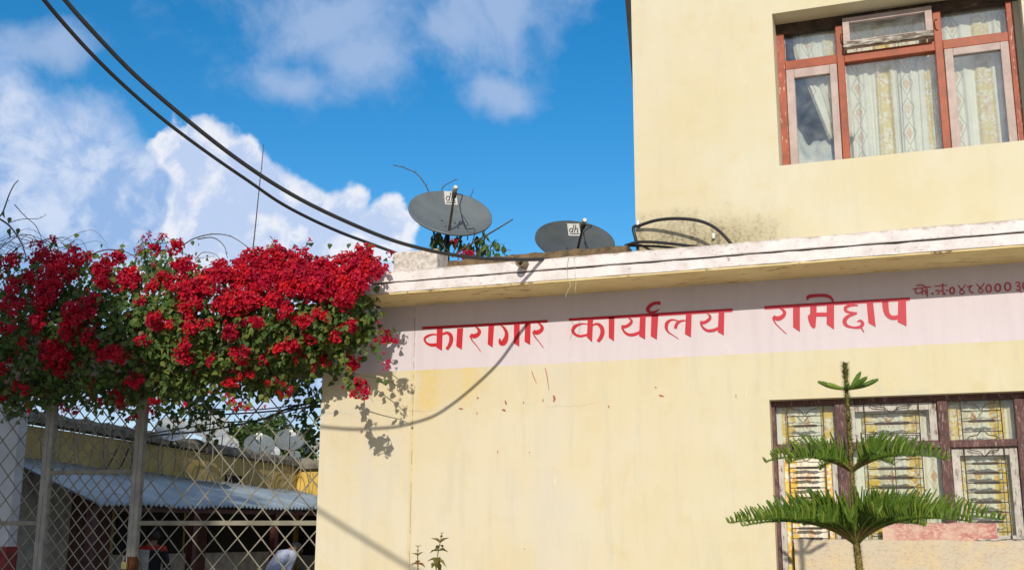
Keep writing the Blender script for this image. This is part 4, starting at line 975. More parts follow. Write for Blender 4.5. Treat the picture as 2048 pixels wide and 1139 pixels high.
# razor wire coil hung along the wing wall
b = MB(); pts = []; y = 5.2; k = 0
while y < 12.8:
    t = k*.32; rr = .42+.07*math.sin(k*.11)
    pts.append((XW+.28+.16*math.cos(t), y+.12*math.sin(t*.5), zb_(y)-.28+rr*math.sin(t))); y += .0175; k += 1
b.tube(pts, .0085, 4); spikes = MB(); r = random.Random(31)
for p in pts[::3]:
    d = Vector((r.uniform(-1, 1), r.uniform(-1, 1), r.uniform(-1, 1))).normalized(); b.add([Vector(p)-d*.028, Vector(p)+d*.028, Vector(p)+Vector((.004, .004, .006))], [(0, 1, 2)])
b.build('razor_wire', M['razor'], None, label='rusty razor wire coil strung along the yellow courtyard wall', cat='razor wire')
# bundled wires crossing behind the gate
r = random.Random(3)
for k, (lst, rad_, lab) in enumerate((([(262, 876, 1.6), (330, 868, 1.5), (400, 862, 1.4), (470, 850, 1.3), (530, 836, 1.2), (580, 815, 1.0), (650, 800, .7)], .010, 'lowest thick black wire sagging behind the gate lattice'),
        ([(270, 872, 1.7), (350, 858, 1.6), (430, 846, 1.4), (500, 842, 1.3), (532, 848, 1.3), (545, 832, 1.2), (600, 816, 1.0), (660, 806, .8)], .007, 'kinked black wire hanging behind the gate lattice'),
        ([(360, 822, 1.5), (420, 828, 1.4), (480, 826, 1.3), (540, 822, 1.1), (600, 816, .9), (655, 812, .7)], .008, 'straight bluish black wire running behind the upper gate lattice'),
        ([(380, 812, 1.6), (450, 818, 1.4), (520, 818, 1.2), (600, 808, .9), (655, 798, .7)], .006, 'topmost thin black wire behind the upper gate lattice'))):
    cable([tuple(P(*p)) for p in lst], rad_, lab, group='wires behind the gate', nm='wire')
for px0, px1 in ((205, 190), (243, 226), (262, 250), (222, 208)):   # dark cables down the yellow wall
    pass
for k, (pxa, pya, pxb, pyb) in enumerate(((238, 890, 205, 946), (262, 885, 232, 948), (268, 896, 258, 944))):
    a = PX(pxa, pya, XW+.13); c = PX(pxb, pyb, XW+.05)
    cable([tuple(a), tuple((a*.4+c*.6)+np.array([0, .03, 0])), tuple(c)], .013, ('left', 'middle', 'right')[k]+'most of three black cables dropping down the yellow courtyard wall', group='cables on the courtyard wall')
# ---------------------------------------------------------------- foliage helpers
def rand_rot(r): return Euler((r.uniform(0, 6.28), r.uniform(0, 6.28), r.uniform(0, 6.28))).to_matrix()
LEAF2D = [(0, 0), (.34, .22), (.40, .50), (.22, .80), (0, 1.05), (-.22, .80), (-.40, .50), (-.34, .22)]
def add_leaf(b, p, d, nrm, size, mi=0, curl=.18, width=1.0):
    """heart shaped leaf, folded along the midrib and curled"""
    d = Vector(d).normalized(); nrm = Vector(nrm); nrm = (nrm-d*nrm.dot(d)); nrm = nrm.normalized() if nrm.length > 1e-4 else d.orthogonal().normalized()
    x = d.cross(nrm); p = Vector(p)
    def pt(u, v): return p+x*(u*size*width)+d*(v*size)+nrm*(size*(abs(u)*.45-curl*v*v))
    vs = [pt(0, 0), pt(.36, .25), pt(.38, .55), pt(0, 1.05), pt(-.38, .55), pt(-.36, .25), pt(0, .55)]
    b.add(vs, [(0, 1, 6), (1, 2, 6), (2, 3, 6), (6, 3, 4), (6, 4, 5), (6, 5, 0)], mi, False)
def add_bracts(b, p, out, size, r, mi=0):
    """one bougainvillea flower: three papery bracts round a centre"""
    out = Vector(out).normalized(); x = out.orthogonal().normalized(); y = out.cross(x); a0 = r.uniform(0, 6.28)
    for k in range(3):
        a = a0+k*2.094+r.uniform(-.25, .25); d = (x*math.cos(a)+y*math.sin(a))*1.0+out*r.uniform(.35, 1.0)
        add_leaf(b, p, d, out, size*r.uniform(.85, 1.15), mi, curl=r.uniform(-.1, .25), width=1.15)
def lerp_poly(pts, x): return float(np.interp(x, [p[0] for p in pts], [p[1] for p in pts]))

# ---------------------------------------------------------------- bougainvillea over the gate
bg_ = thing('bougainvillea', (-8.5, .5, 0), 'huge crimson flowering bougainvillea sprawling over the gate beam', 'climbing plant')
TOPL = [(-300, 600), (-200, 540), (-80, 505), (0, 515), (60, 510), (110, 492), (160, 512), (230, 505), (300, 492), (350, 490), (420, 522), (480, 518), (560, 498), (640, 522), (700, 510), (735, 498), (760, 520), (790, 545)]
BOTL = [(-300, 740), (-200, 790), (-80, 790), (0, 800), (60, 800), (130, 785), (200, 800), (280, 795), (340, 785), (420, 770), (480, 775), (540, 762), (600, 735), (640, 722), (680, 730), (715, 700), (745, 640), (765, 575), (790, 556)]
def shellY(px, py, jit):
    t0, t1 = lerp_poly(TOPL, px), lerp_poly(BOTL, px); f = (py-t0)/max(20, t1-t0)
    f = min(1, max(0, f)); y = -.12-.52*math.sin(math.pi*min(1, f*.85+.12))
    if px > 690: y = max(y, -.62)
    return y+jit, f
r = random.Random(42)
BLOBS = [(-60,560,40,35),(-130,600,40,35),(-90,680,35,25),(-190,590,35,25),(-60,640,30,25),(-150,700,30,20),(15,525,18,12),(80,503,14,14),(88,520,22,14),(150,512,30,18),(30,610,25,15),(25,572,18,12),(100,560,26,34),(125,545,25,20),(90,592,25,24),(75,640,14,22),(160,620,32,22),(155,655,30,32),(108,708,28,28),(118,742,16,10),(215,527,18,10),(242,513,18,9),(205,540,18,12),(235,560,42,16),(260,548,24,12),(290,568,24,14),(228,705,34,14),(305,494,13,8),(345,492,22,10),(372,535,22,20),(335,555,14,14),(355,575,28,18),(390,580,22,25),(380,605,25,18),(320,640,24,14),(385,648,20,14),(370,705,18,22),(280,680,12,8),(265,765,18,9),(0,735,20,10),(20,655,12,10),(0,800,12,10),(45,773,15,8),(240,790,10,6),(300,800,10,6),
 (440,545,30,20),(420,570,26,18),(470,600,40,18),(500,545,40,25),(520,520,40,18),(510,565,45,20),(560,508,20,12),(600,512,20,14),(590,550,40,30),(640,560,50,28),(700,555,40,28),(700,522,22,12),(722,503,22,9),(752,540,28,14),(690,590,20,24),(625,587,30,12),(575,582,26,12),(450,612,30,12),(490,607,22,14),(460,660,12,18),(515,645,15,12),(480,705,18,16),(555,695,18,10),(575,625,15,18),(640,630,16,10),(605,640,12,10),(700,648,17,10),(620,678,14,12),(665,672,12,8),(585,690,16,18),(708,722,11,16),(650,718,12,8),(455,770,15,9),(482,758,10,8),(502,747,8,5),(340,655,10,8),(718,556,12,10),(722,574,6,5),(540,600,24,14),(655,530,26,12),(668,585,22,14),(545,540,30,20),(620,540,30,16),(670,545,34,16),(730,530,24,14),(190,600,14,10),(60,555,14,12),(275,600,10,8),(45,690,10,8),(190,690,8,6),(420,640,10,8),(530,720,10,7),(600,715,10,8),(420,720,9,7)]
bract_meshes = []
for v in range(10):
    b = MB(); nf = 18
    for k in range(nf):
        o_ = Vector((r.gauss(0, 1), r.gauss(0, 1), r.gauss(0, 1))).normalized()
        if o_.y > .2: o_.y *= -.5
        p = o_*r.uniform(.012, .052); add_bracts(b, p, o_+Vector((0, -.5, .2)), r.uniform(.014, .023), r, 1 if (v > 6) else 0)
    me = bpy.data.meshes.new('flower_cluster'); me.from_pydata(b.v, [], b.f); me.materials.append(M['bractpink'] if v == 5 else (M['bract'] if v <= 6 else M['bractred'])); me.update(); bract_meshes.append((me, b))
spots = []
for (cx, cy, rx, ry) in BLOBS:
    n = max(2, int(rx*ry*3.14/ (62 if cy < 620 and cx > 400 else 84)))
    for _ in range(n):
        a = r.uniform(0, 6.283); q = math.sqrt(r.random()); px, py = cx+rx*q*math.cos(a), cy+ry*q*math.sin(a)
        y, f = shellY(px, py, -.13+r.uniform(-.07, .08)); bulge = .08*(1-q*q)
        spots.append((px, py, y-bulge, r.uniform(.72, 1.15)))
for _ in range(240):                                   # stray sprays
    px = r.uniform(-10, 700); t0, t1 = lerp_poly(TOPL, px), lerp_poly(BOTL, px); py = t0+(t1-t0)*r.random()
    y, f = shellY(px, py, -.05+r.uniform(-.06, .06)); spots.append((px, py, y, r.uniform(.35, .7)))
r.shuffle(spots); spots.sort(key=lambda s: -s[3])
rest = [MB(), MB()]
for i, (px, py, y, s) in enumerate(spots):
    p = Vector(P(px, py, y)); vi = r.randrange(10)
    if px < 260: vi = r.choice((0, 1, 2, 3, 4, 5, 6))  # scarlet left out at the left, so the colour adds to the shade
    me, bb = bract_meshes[vi]; e = Euler((r.uniform(-.7, .7), r.uniform(-.9, .9), r.uniform(-.8, .8)))
    if i < 215:
        o = link('flower_cluster', me, bg_, at=p); o.rotation_euler = e; o.scale = (s, s, s)
    else:
        Mx = e.to_matrix()*s; rest[1 if vi > 6 else 0].add([p+Mx@Vector(v) for v in bb.v], bb.f)
for q, mt_ in zip(rest, ('bract', 'bractred')):
    if q.v: q.build('flower_clusters', M[mt_], bg_, kind='stuff')
# leaves
leafmesh = []
for k in range(4):
    b = MB(); add_leaf(b, (0, 0, 0), (0, 0, -1), (0, -1, .3), 1.0, 0, r.uniform(.05, .3), r.uniform(.95, 1.2))
    me = bpy.data.meshes.new('leaf'); me.from_pydata(b.v, [], b.f); me.materials.append(M['leaf'] if k < 3 else M['leafyel']); me.update(); leafmesh.append(me)
lv = MB(); cnt = 0; ns_ = 0
def f_dense(px, py): return px > 400 and py < 612-.0*px and py < 620
# clumps of leaves: each clump is a short twig end with leaves round it
def clump(px, py, y, n, sp, size, young, indiv=False):
    global cnt
    c = Vector(P(px, py, y))
    for _ in range(n):
        o_ = Vector((r.gauss(0, sp), r.gauss(0, sp*.8), r.gauss(0, sp))); d = Vector((r.uniform(-1, 1), r.uniform(-1, .3), r.uniform(-1.3, .35))); nn = Vector((r.uniform(-.6, .6), -1, r.uniform(-.2, 1.0)))
        s = size*r.uniform(.7, 1.25); mi = 1 if r.random() < young else 0
        if indiv and cnt < 300 and r.random() < .5:
            o = link('leaf', leafmesh[3 if mi else r.randrange(3)], bg_, at=c+o_); zq = d.normalized()
            o.rotation_mode = 'QUATERNION'; o.rotation_quaternion = (-zq).to_track_quat('Z', 'Y'); o.scale = (s, s, s); cnt += 1
        else: add_leaf(lv, c+o_, d, nn, s, mi, r.uniform(0, .3), r.uniform(.9, 1.15))
for _ in range(1060):
    px = r.uniform(-250, 735) if r.random() < .5 else r.uniform(-20, 735); t0, t1 = lerp_poly(TOPL, px), lerp_poly(BOTL, px); py = t0+12+(t1-t0-6)*r.random()**.8
    if px > 690 and py > 690: continue
    if px > 706 and 548 < py < 612: continue
    if f_dense(px, py) and r.random() < .8: continue
    y, f = shellY(px, py, r.uniform(-.13, .12))
    if f < .22 and r.random() < .75: continue
    y -= 0; clump(px, py, y, r.randint(8, 13), .052, .053, .42 if (px > 280 and f > .4) else .07, True)
for _ in range(680):                                   # dark inner mass and the leaves on top of and behind the beam
    px = r.uniform(-240, 740); t0, t1 = lerp_poly(TOPL, px), lerp_poly(BOTL, px)
    y = r.uniform(-.35, .9); py = t0+22+(min(t1, 735)-t0-10)*r.random()
    if px > 690 and 545 < py < 620: continue
    if y > -.02 and py > 705: py = r.uniform(t0+22, 690)
    clump(px, py, y, 10, .08, .05, .03)
UNDER = [(-20, 835), (60, 820), (130, 808), (200, 806), (290, 842), (340, 828), (400, 836), (470, 845), (500, 815), (540, 790), (570, 800), (600, 842), (640, 880)]
for _ in range(330):                                   # hanging curtain of leaves seen against the light behind the gate
    px = r.uniform(-20, 640); t1 = lerp_poly(UNDER, px); py = 735+(t1-735)*r.random()**1.25
    if 440 < px < 600 and py > 775 and r.random() < .72: continue
    clump(px, py, r.uniform(.4, 1.3), 7, .06, .052, .02)
for (px, py) in ((615, 850), (622, 872), (628, 892), (620, 905), (634, 860), (600, 835), (470, 850), (500, 838), (455, 862), (440, 845), (418, 858), (400, 840), (360, 850), (428, 880), (350, 832)):
    clump(px, py, .9, 6, .035, .05, .02)
# thin trailing sprays along the lower and upper fringe
for k in range(46):
    low = k < 30; px = r.uniform(-10, 640) if low else r.uniform(20, 740); e0 = lerp_poly(BOTL if low else TOPL, px); py = e0-18 if low else e0+16
    y = shellY(px, min(py, e0), 0)[0]-.05; ln = r.uniform(22, 62) if low else -r.uniform(16, 40); dx = r.uniform(-22, 30)
    q = [(px, py, y), (px+dx*.3, py+ln*.4, y-.05), (px+dx*.7, py+ln*.75, y-.08), (px+dx, py+ln, y-.09)]
    cc = catmull([tuple(P(*p)) for p in q], 4); b = MB(); b.tube(cc, [.0035-.002*i/len(cc) for i in range(len(cc))], 5); b.build('spray_stem', M['stem'], bg_)
    for _ in range(r.randint(4, 8)):
        t = r.random(); v = [np.interp(t, (0, .33, .66, 1), [p[j] for p in q]) for j in range(3)]; clump(v[0], v[1], v[2], 1, .012, .046, .45)
    if r.random() < .7:
        for _ in range(r.randint(1, 3)):
            s = r.uniform(.3, .65); o = link('flower_cluster', bract_meshes[r.randrange(10)][0], bg_, at=Vector(P(q[3][0]+r.uniform(-7, 7), q[3][1]+r.uniform(-7, 7), q[3][2]))); o.scale = (s, s, s); o.rotation_euler = (r.uniform(-.7, .7), r.uniform(-.9, .9), 0)
# hanging sprays in front of the wall corner
SPR = [[(690, 700, -.62), (690, 735, -.68), (698, 758, -.72), (712, 772, -.75), (724, 784, -.77)], [(715, 690, -.55), (745, 705, -.6), (770, 722, -.62), (782, 735, -.64)], [(720, 640, -.5), (745, 650, -.58), (768, 664, -.62), (780, 672, -.63)], [(735, 650, -.5), (748, 672, -.55), (752, 688, -.56)], [(700, 745, -.5), (735, 752, -.52), (775, 760, -.53), (796, 772, -.53)],
       [(690, 735, -.72), (703, 765, -.76), (716, 785, -.8)]]
for sp in SPR:
    pts = catmull([tuple(P(*p)) for p in sp], 6); b = MB(); b.tube(pts, [.005-.003*i/len(pts) for i in range(len(pts))], 5); b.build('spray_stem', M['stem'], bg_)
for k in range(30):
    t = r.random(); q = [np.interp(t, np.linspace(0, 1, 5), [p[j] for p in SPR[0]]) for j in range(3)]
    clump(q[0]+r.uniform(-8, 8), q[1]+r.uniform(-5, 5), q[2], 2, .012, .046, .55)
for k in range(22):
    sp = SPR[r.choice((1, 2, 3))]; t = r.random()*.85; xs = np.linspace(0, 1, len(sp)); q = [np.interp(t, xs, [p[j] for p in sp]) for j in range(3)]
    clump(q[0], q[1], q[2], 2, .016, .05, .12)
for q in ((778, 760, -.53), (795, 772, -.53), (760, 757, -.53)): clump(*q, 2, .01, .04, .1)
for (px, py, y, s, n) in ((722, 772, -.76, 1.0, 3), (712, 785, -.77, .8, 2), (733, 783, -.78, .8, 2), (726, 790, -.78, .6, 1), (775, 672, -.62, 1.0, 3), (784, 678, -.63, .7, 1), (752, 684, -.56, .7, 1), (778, 727, -.63, .65, 1), (774, 736, -.63, .5, 1), (768, 704, -.6, .35, 1), (757, 640, -.5, .35, 1), (770, 655, -.5, .3, 1), (718, 757, -.6, .35, 1), (685, 775, -.6, .35, 1)):
    for _ in range(n):
        me, bb = bract_meshes[r.randrange(7)]; p = Vector(P(px+r.uniform(-5, 5), py+r.uniform(-5, 5), y)); e = Euler((r.uniform(-.7, .7), r.uniform(-.9, .9), 0)); Mx = e.to_matrix()*s
        o = link('flower_cluster', me, bg_, at=p); o.rotation_euler = e; o.scale = (s, s, s)
lv.build('foliage', [M['leaf'], M['leafyel']], bg_, kind='stuff')
# stems: trunk behind the gate corner, arching canes against the sky, tangle at the left
def cane(pts, r0, r1=None, nm='cane', par=bg_, thorns=0, mt='stem'):
    c = catmull([tuple(P(*p)) for p in pts], 7); r1 = r0*.5 if r1 is None else r1; b = MB()
    b.tube(c, [r0+(r1-r0)*i/(len(c)-1) for i in range(len(c))], 5)
    rr_ = random.Random(len(pts)*7+int(pts[0][0]))
    for _ in range(thorns):
        p = c[rr_.randrange(len(c))]; d = Vector((rr_.uniform(-1, 1), rr_.uniform(-.5, .5), rr_.uniform(-.4, 1))).normalized(); b.tube([p, p+d*rr_.uniform(.012, .03)], [r0*.5, .0006], 4)
    return b.build(nm, M[mt], par)
b = MB(); b.tube(catmull([(-8.5, .5, 0), (-8.45, .55, .9), (-8.5, .5, 1.9), (-8.4, .42, 2.8), (-8.1, .3, 3.4), (-7.2, .3, 3.6)], 6), [.05-.0006*i for i in range(31)], 8); b.build('trunk', M['stem'], bg_)
CANES = [([(505, 505, .2), (511, 450, .2), (518, 380, .2), (524, 325, .2), (527, 288, .2)], .006, 14), ([(-10, 440, .1), (5, 425, .1), (18, 390, .1), (28, 370, .1), (37, 360, .1)], .008, 4), ([(-10, 432, .1), (15, 448, .05), (30, 465, 0), (45, 490, -.1), (52, 515, -.15)], .010, 3),
  ([(16, 445, .05), (45, 438, .05), (75, 437, .05), (92, 430, .05)], .004, 5), ([(29, 409, .2), (50, 432, .2), (72, 452, .2), (84, 480, .2), (90, 505, .1)], .0045, 2), ([(-5, 500, 0), (40, 470, 0), (75, 475, 0), (100, 490, 0), (140, 498, 0)], .004, 5),
  ([(10, 520, 0), (40, 492, 0), (85, 480, 0), (110, 476, 0), (130, 492, .0), (140, 502, 0)], .004, 4), ([(178, 512, .1), (200, 502, .1), (225, 499, .1), (255, 505, .1), (285, 525, .1)], .007, 6), ([(200, 508, .1), (240, 512, .1), (300, 506, .1), (330, 515, .1)], .003, 4),
  ([(365, 490, .1), (390, 476, .1), (425, 468, .1), (460, 472, .1), (490, 490, .1), (508, 505, .1)], .006, 8), ([(395, 478, .15), (425, 475, .15), (447, 490, .15), (455, 515, .15)], .0055, 6), ([(540, 472, .2), (550, 485, .2), (557, 500, .15)], .004, 2), ([(300, 505, .1), (345, 498, .0), (390, 515, .0), (430, 512, .1)], .004, 5), ([(390, 520, .1), (405, 505, .1), (430, 508, .1), (445, 525, .05)], .004, 5)]
for pts, rad_, th in CANES: cane(pts, rad_, thorns=th)
for k in range(34):
    px = r.uniform(-20, 130); py = r.uniform(482, 520); a = r.uniform(-.5, .5); L = r.uniform(40, 110); s = r.choice((-1, 1)); yy = r.uniform(-.3, .4)
    cane([(px, py, yy), (px+s*L*.35, py-r.uniform(8, 26), yy), (px+s*L*.7, py-r.uniform(0, 24), yy), (px+s*L, py+r.uniform(5, 30), yy)], r.uniform(.002, .0042), thorns=2)
for k in range(40):
    px = r.uniform(0, 700); t0, t1 = lerp_poly(TOPL, px), lerp_poly(BOTL, px); py = t0+(t1-t0)*r.uniform(.1, .8); y, f = shellY(px, py, -.03); L = r.uniform(30, 90)
    cane([(px, py, y), (px+L*.3, py+r.uniform(-12, 8), y-.03), (px+L*.7, py+r.uniform(-8, 22), y-.05), (px+L, py+r.uniform(0, 45), y-.04)], r.uniform(.0025, .004))
for (px, py, s) in ((20, 470, .11), (9, 436, .10), (20, 448, .09), (37, 470, .09), (22, 478, .09)):
    b = MB(); add_leaf(b, P(px, py-14, .05), (r.uniform(-.3, .3), -.2, -1), (r.uniform(-1, 1), -1, 0), s*.7, 0, .2, .8); b.build('leaf', M['leaf'], bg_)
# second bougainvillea pushing up behind the upper dish
b2 = thing('bougainvillea', P(915, 520, 1.0), 'sparse thorny bougainvillea shoots poking up behind the upper dish', 'climbing plant')
for pts, rad_, th in (([(872, 505, 1.0), (866, 440, 1.0), (860, 390, 1.0), (838, 352, 1.0), (812, 337, 1.0), (786, 330, 1.0)], .007, 16), ([(880, 500, 1.0), (878, 420, 1.0), (884, 378, 1.0), (900, 365, 1.0), (916, 358, 1.0)], .006, 14), ([(935, 480, 1.1), (938, 410, 1.1), (947, 377, 1.1)], .005, 2), ([(905, 512, .3), (935, 492, .3), (985, 463, .3), (1026, 438, .3)], .010, 3),
     ([(862, 505, .4), (868, 480, .4), (866, 462, .4)], .006, 3), ([(905, 515, .4), (912, 490, .4), (924, 470, .4)], .005, 3), ([(950, 512, .4), (975, 492, .4), (1010, 488, .4)], .004, 4), ([(985, 510, .4), (990, 485, .4), (998, 478, .4)], .003, 4), ([(925, 512, .4), (945, 502, .4), (1022, 500, .4)], .005, 2), ([(900, 505, .4), (885, 490, .4), (868, 470, .4)], .005, 2)):
    cane(pts, rad_, thorns=th, par=b2)
for k in range(95):
    px, py = r.choice(((872, 485), (880, 475), (866, 478), (893, 495), (960, 500), (970, 485), (962, 478), (985, 505), (1000, 508), (1012, 508), (940, 505), (920, 480), (905, 480)))
    b = MB(); s = r.uniform(.05, .10); add_leaf(b, P(px+r.uniform(-9, 9), py+r.uniform(-12, 12), r.uniform(.35, 1.0)), (r.uniform(-.5, .5), r.uniform(-.3, .3), r.choice((-1, -1, 1))), (r.uniform(-1, 1), r.uniform(-1, 1), 0), s, 0, .2, .75); b.build('leaf', M['leaf'], b2)
for (px, py, s) in ((930, 508, .9), (938, 506, .8), (922, 512, .7), (908, 483, .6), (946, 508, .6), (790, 515, .4), (780, 507, .6)):
    o = link('flower_cluster', bract_meshes[r.randrange(7)][0], b2, at=Vector(P(px, py, .25 if px > 800 else -.3))); o.scale = (s, s, s)

# ---------------------------------------------------------------- Norfolk pine in front of the barred window
TY = -1.9
np_ = thing('conifer', (float(P(1722, 1300, TY)[0]), TY, 0), 'young tiered conifer with upturned comb branches standing before the barred window', 'tree')
TR = [(1690, 726), (1693, 780), (1698, 850), (1703, 930), (1709, 1020), (1713, 1085), (1719, 1139), (1727, 1240)]
tp = [P(x, y, TY) for x, y in TR]; base = np.array([tp[-1][0]+.02, TY, 0.0]); tp = tp+[tp[-1]*.5+base*.5, base]
cpts = catmull([tuple(p) for p in tp], 6); L = len(cpts)
rads = [float(np.interp(p.z, [0, 1.2, 1.55, 1.9, 2.35, 2.47, 2.55], [.042, .022, .018, .0115, .009, .0115, .006])) for p in cpts]
b = MB(); b.tube(cpts, rads, 8)
r = random.Random(77)
for k in range(5600):                                    # stubby needles all along the stem
    i = r.randrange(L-1); t = r.random(); p = cpts[i].lerp(cpts[i+1], t); rd = rads[i]
    if p.z < 1.25: continue
    a = r.uniform(0, 6.283); d = Vector((math.cos(a), math.sin(a), r.uniform(.1, .8))); o = d.cross(Vector((0, 0, 1))).normalized()*.0019
    q = p+Vector((math.cos(a), math.sin(a), 0))*rd*.8; ln = r.uniform(.013, .024)*(1.1 if p.z > 1.9 else .9)
    b.add([q-o, q+o, q+d*ln], [(0, 1, 2)], 1 if p.z > 2.0 and r.random() < .7 else 0)
b.build('trunk', [M['pinebark'], M['pine']], np_)
def comb_branch(b, p0, az, Ln, rise, droop, lat=.115, dens=.0125, start=.14):
    out = Vector((math.cos(az), math.sin(az), 0)); side = Vector((-math.sin(az), math.cos(az), 0)); sw = r.uniform(-.06, .06)
    def ax(s): return p0+out*(Ln*s)+side*(sw*Ln*s*s)+Vector((0, 0, rise*(1-math.exp(-s*Ln/.17))-droop*s*s*s))
    n = 14; b.tube([ax(i/n) for i in range(5)], [.0075*(1-.7*i/n)+.001 for i in range(5)], 5, 1); b.tube([ax(i/n) for i in range(4, n+1)], [.0075*(1-.7*i/n)+.001 for i in range(4, n+1)], 5, 0)
    for k in range(int(Ln*1200)):                          # needles on the axis
        s = r.random(); p = ax(s); d = Vector((r.gauss(0, 1), r.gauss(0, 1), r.gauss(0, 1))).normalized(); o = d.orthogonal().normalized()*.0013; b.add([p-o, p+o, p+d*.015], [(0, 1, 2)], 0)
    m_ = int(Ln/dens)
    for k in range(m_):
        s = (k+1)/m_
        if s < start: continue
        for sg in (-1, 1):
            taper = min(1.0, .35+(s-start)/.20)*(1-.80*max(0, (s-.35)/.65)**1.15)
            if r.random() < .07: continue
            l = lat*taper*r.uniform(.70, 1.15)
            p = ax(s+r.uniform(-.004, .004)); d0 = (side*sg*r.uniform(.22, .55)+Vector((0, 0, 1))*r.uniform(.85, 1.05)+out*r.uniform(.15, .42)).normalized()
            d1 = (d0+out*.30-side*sg*.16+side*r.uniform(-.15, .15)).normalized(); w0 = .0062*r.uniform(.85, 1.15)
            pts = [p, p+d0*l*.55, p+d0*l*.55+d1*l*.45]
            b.tube(pts, [w0*.8, w0, w0*.45], 5, 2 if r.random() < .25 else (1 if r.random() < .025 else 0), True, False)
            x = d0.cross(out).normalized(); y_ = d0.cross(x)
            for j in range(15):                           # needles bristling off the branchlet
                t = j/15; q = pts[0].lerp(pts[1], t*2) if t < .5 else pts[1].lerp(pts[2], t*2-1); a = r.uniform(0, 6.283)
                d = (x*math.cos(a)+y_*math.sin(a)+d0*.9).normalized(); o = d.cross(d0).normalized()*.0018 if d.cross(d0).length > 1e-3 else x*.0018
                b.add([q-o, q+o, q+d*.0125], [(0, 1, 2)], 2 if r.random() < .3 else 0)
def tier(px, py, azs, Ln, rise, droop, lat, dens=.0125):
    p0 = Vector(P(px, py, TY))
    for az, k in azs:
        b = MB(); comb_branch(b, p0, az+r.uniform(-.05, .05), Ln*k*r.uniform(.98, 1.03), rise*r.uniform(.92, 1.12), droop*r.uniform(.7, 1.3), lat, dens); b.build('branch', [M['pine'], M['pinebark'], M['pinelight']], np_)
# top whorl: short blunt shoots
p0 = Vector(P(1694, 778, TY))
for az, ex, ez in ((R(165), .15, .05), (R(205), .11, .028), (R(15), .16, .05), (R(-30), .12, .05), (R(60), .13, .10), (R(-85), .08, .02)):
    out = Vector((math.cos(az), math.sin(az), 0)); b = MB(); pts = [p0, p0+out*ex*.4+Vector((0, 0, ez*.25)), p0+out*ex+Vector((0, 0, ez))]
    b.tube(catmull(pts, 4), [.006, .006, .007, .008, .010, .0125, .0135, .012, .006], 7, 2 if az > 3 else 0)
    for j in range(110):
        t = r.random(); q = pts[0].lerp(pts[1], t*2) if t < .5 else pts[1].lerp(pts[2], t*2-1); d = (Vector((r.gauss(0, 1), r.gauss(0, 1), r.gauss(0, 1))).normalized()+out*.8+Vector((0, 0, .2))).normalized(); o = d.orthogonal().normalized()*.0015
        b.add([q-o, q+o, q+d*.016], [(0, 1, 2)], 0)
    b.build('branch', [M['pine'], M['pinebark'], M['pinelight']], np_)
tier(1704, 942, [(R(170), 1.0), (R(-2), 1.06), (R(210), .78), (R(332), .80), (R(120), .8), (R(60), .85)], .435, .118, .055, .145, .0205)
tier(1704, 941, [(R(240), .8), (R(298), .8)], .38, .10, .03, .150, .0205)
tier(1712, 1088, [(R(174), 1.04), (R(4), 1.12), (R(202), .95), (R(338), .98), (R(128), .85), (R(52), .85)], .605, .15, .045, .155, .0195)
tier(1712, 1087, [(R(222), .95), (R(240), .85), (R(257), .80), (R(273), .78), (R(290), .80), (R(305), .85), (R(322), .95)], .54, .15, .02, .19, .0165)
tier(1724, 1262, [(R(10), 1), (R(62), 1), (R(115), 1), (R(168), 1), (R(222), .9), (R(258), .70), (R(284), .72), (R(318), .9)], .74, .16, .07, .16, .021)
p0 = Vector((tp[-1][0], TY, .75))
for az in (20, 80, 140, 200, 262, 320):
    b = MB(); comb_branch(b, p0, R(az), .85, .14, .1, .12, .03); b.build('branch', [M['pine'], M['pinebark'], M['pinelight']], np_)

# ---------------------------------------------------------------- small herb in front of the wall
hb = thing('herb', (float(P(852, 1139, -.75)[0]), -.75, 0), 'small leafy herb with two stems rising against the cream wall', 'plant')
for (tx, ty, bx_, seed) in ((836, 1092, 836, 1), (884, 1065, 872, 2)):
    r = random.Random(seed); top = Vector(P(tx, ty, -.75)); bt = Vector(P(bx_, 1139, -.75)); foot = Vector((float(P(856, 1139, -.75)[0]), -.75, 0))
    c = catmull([tuple(foot), tuple(foot.lerp(bt, .6)+Vector((.01, 0, 0))), tuple(bt), tuple(top)], 10); b = MB(); b.tube(c, [.007-.0045*i/len(c) for i in range(len(c))], 6); b.build('stem', M['herb'], hb)
    H = top.z; nl = int((H-.5)/.026); 
    for k in range(nl):
        z = H-.004-k*.026*(1+.25*r.random()); i = min(range(len(c)), key=lambda j: abs(c[j].z-z)); p = c[i].copy(); p.z = z
        a0 = k*1.57+r.uniform(-.4, .4); s = min(.080, .034+.013*k)*r.uniform(.65, 1.15)
        for a in (a0, a0+math.pi):
            b = MB(); d = Vector((math.cos(a), math.sin(a)*.8, r.uniform(-.45, .25) if k > 2 else .9)); add_leaf(b, p, d, (0, -.3, 1), s*(1 if k > 1 else .7), 0, r.uniform(.15, .5), .62)
            b.build('leaf', M['herbbrown'] if (seed == 1 and k > 3 and r.random() < .55) or r.random() < .12 else M['herb'], hb)

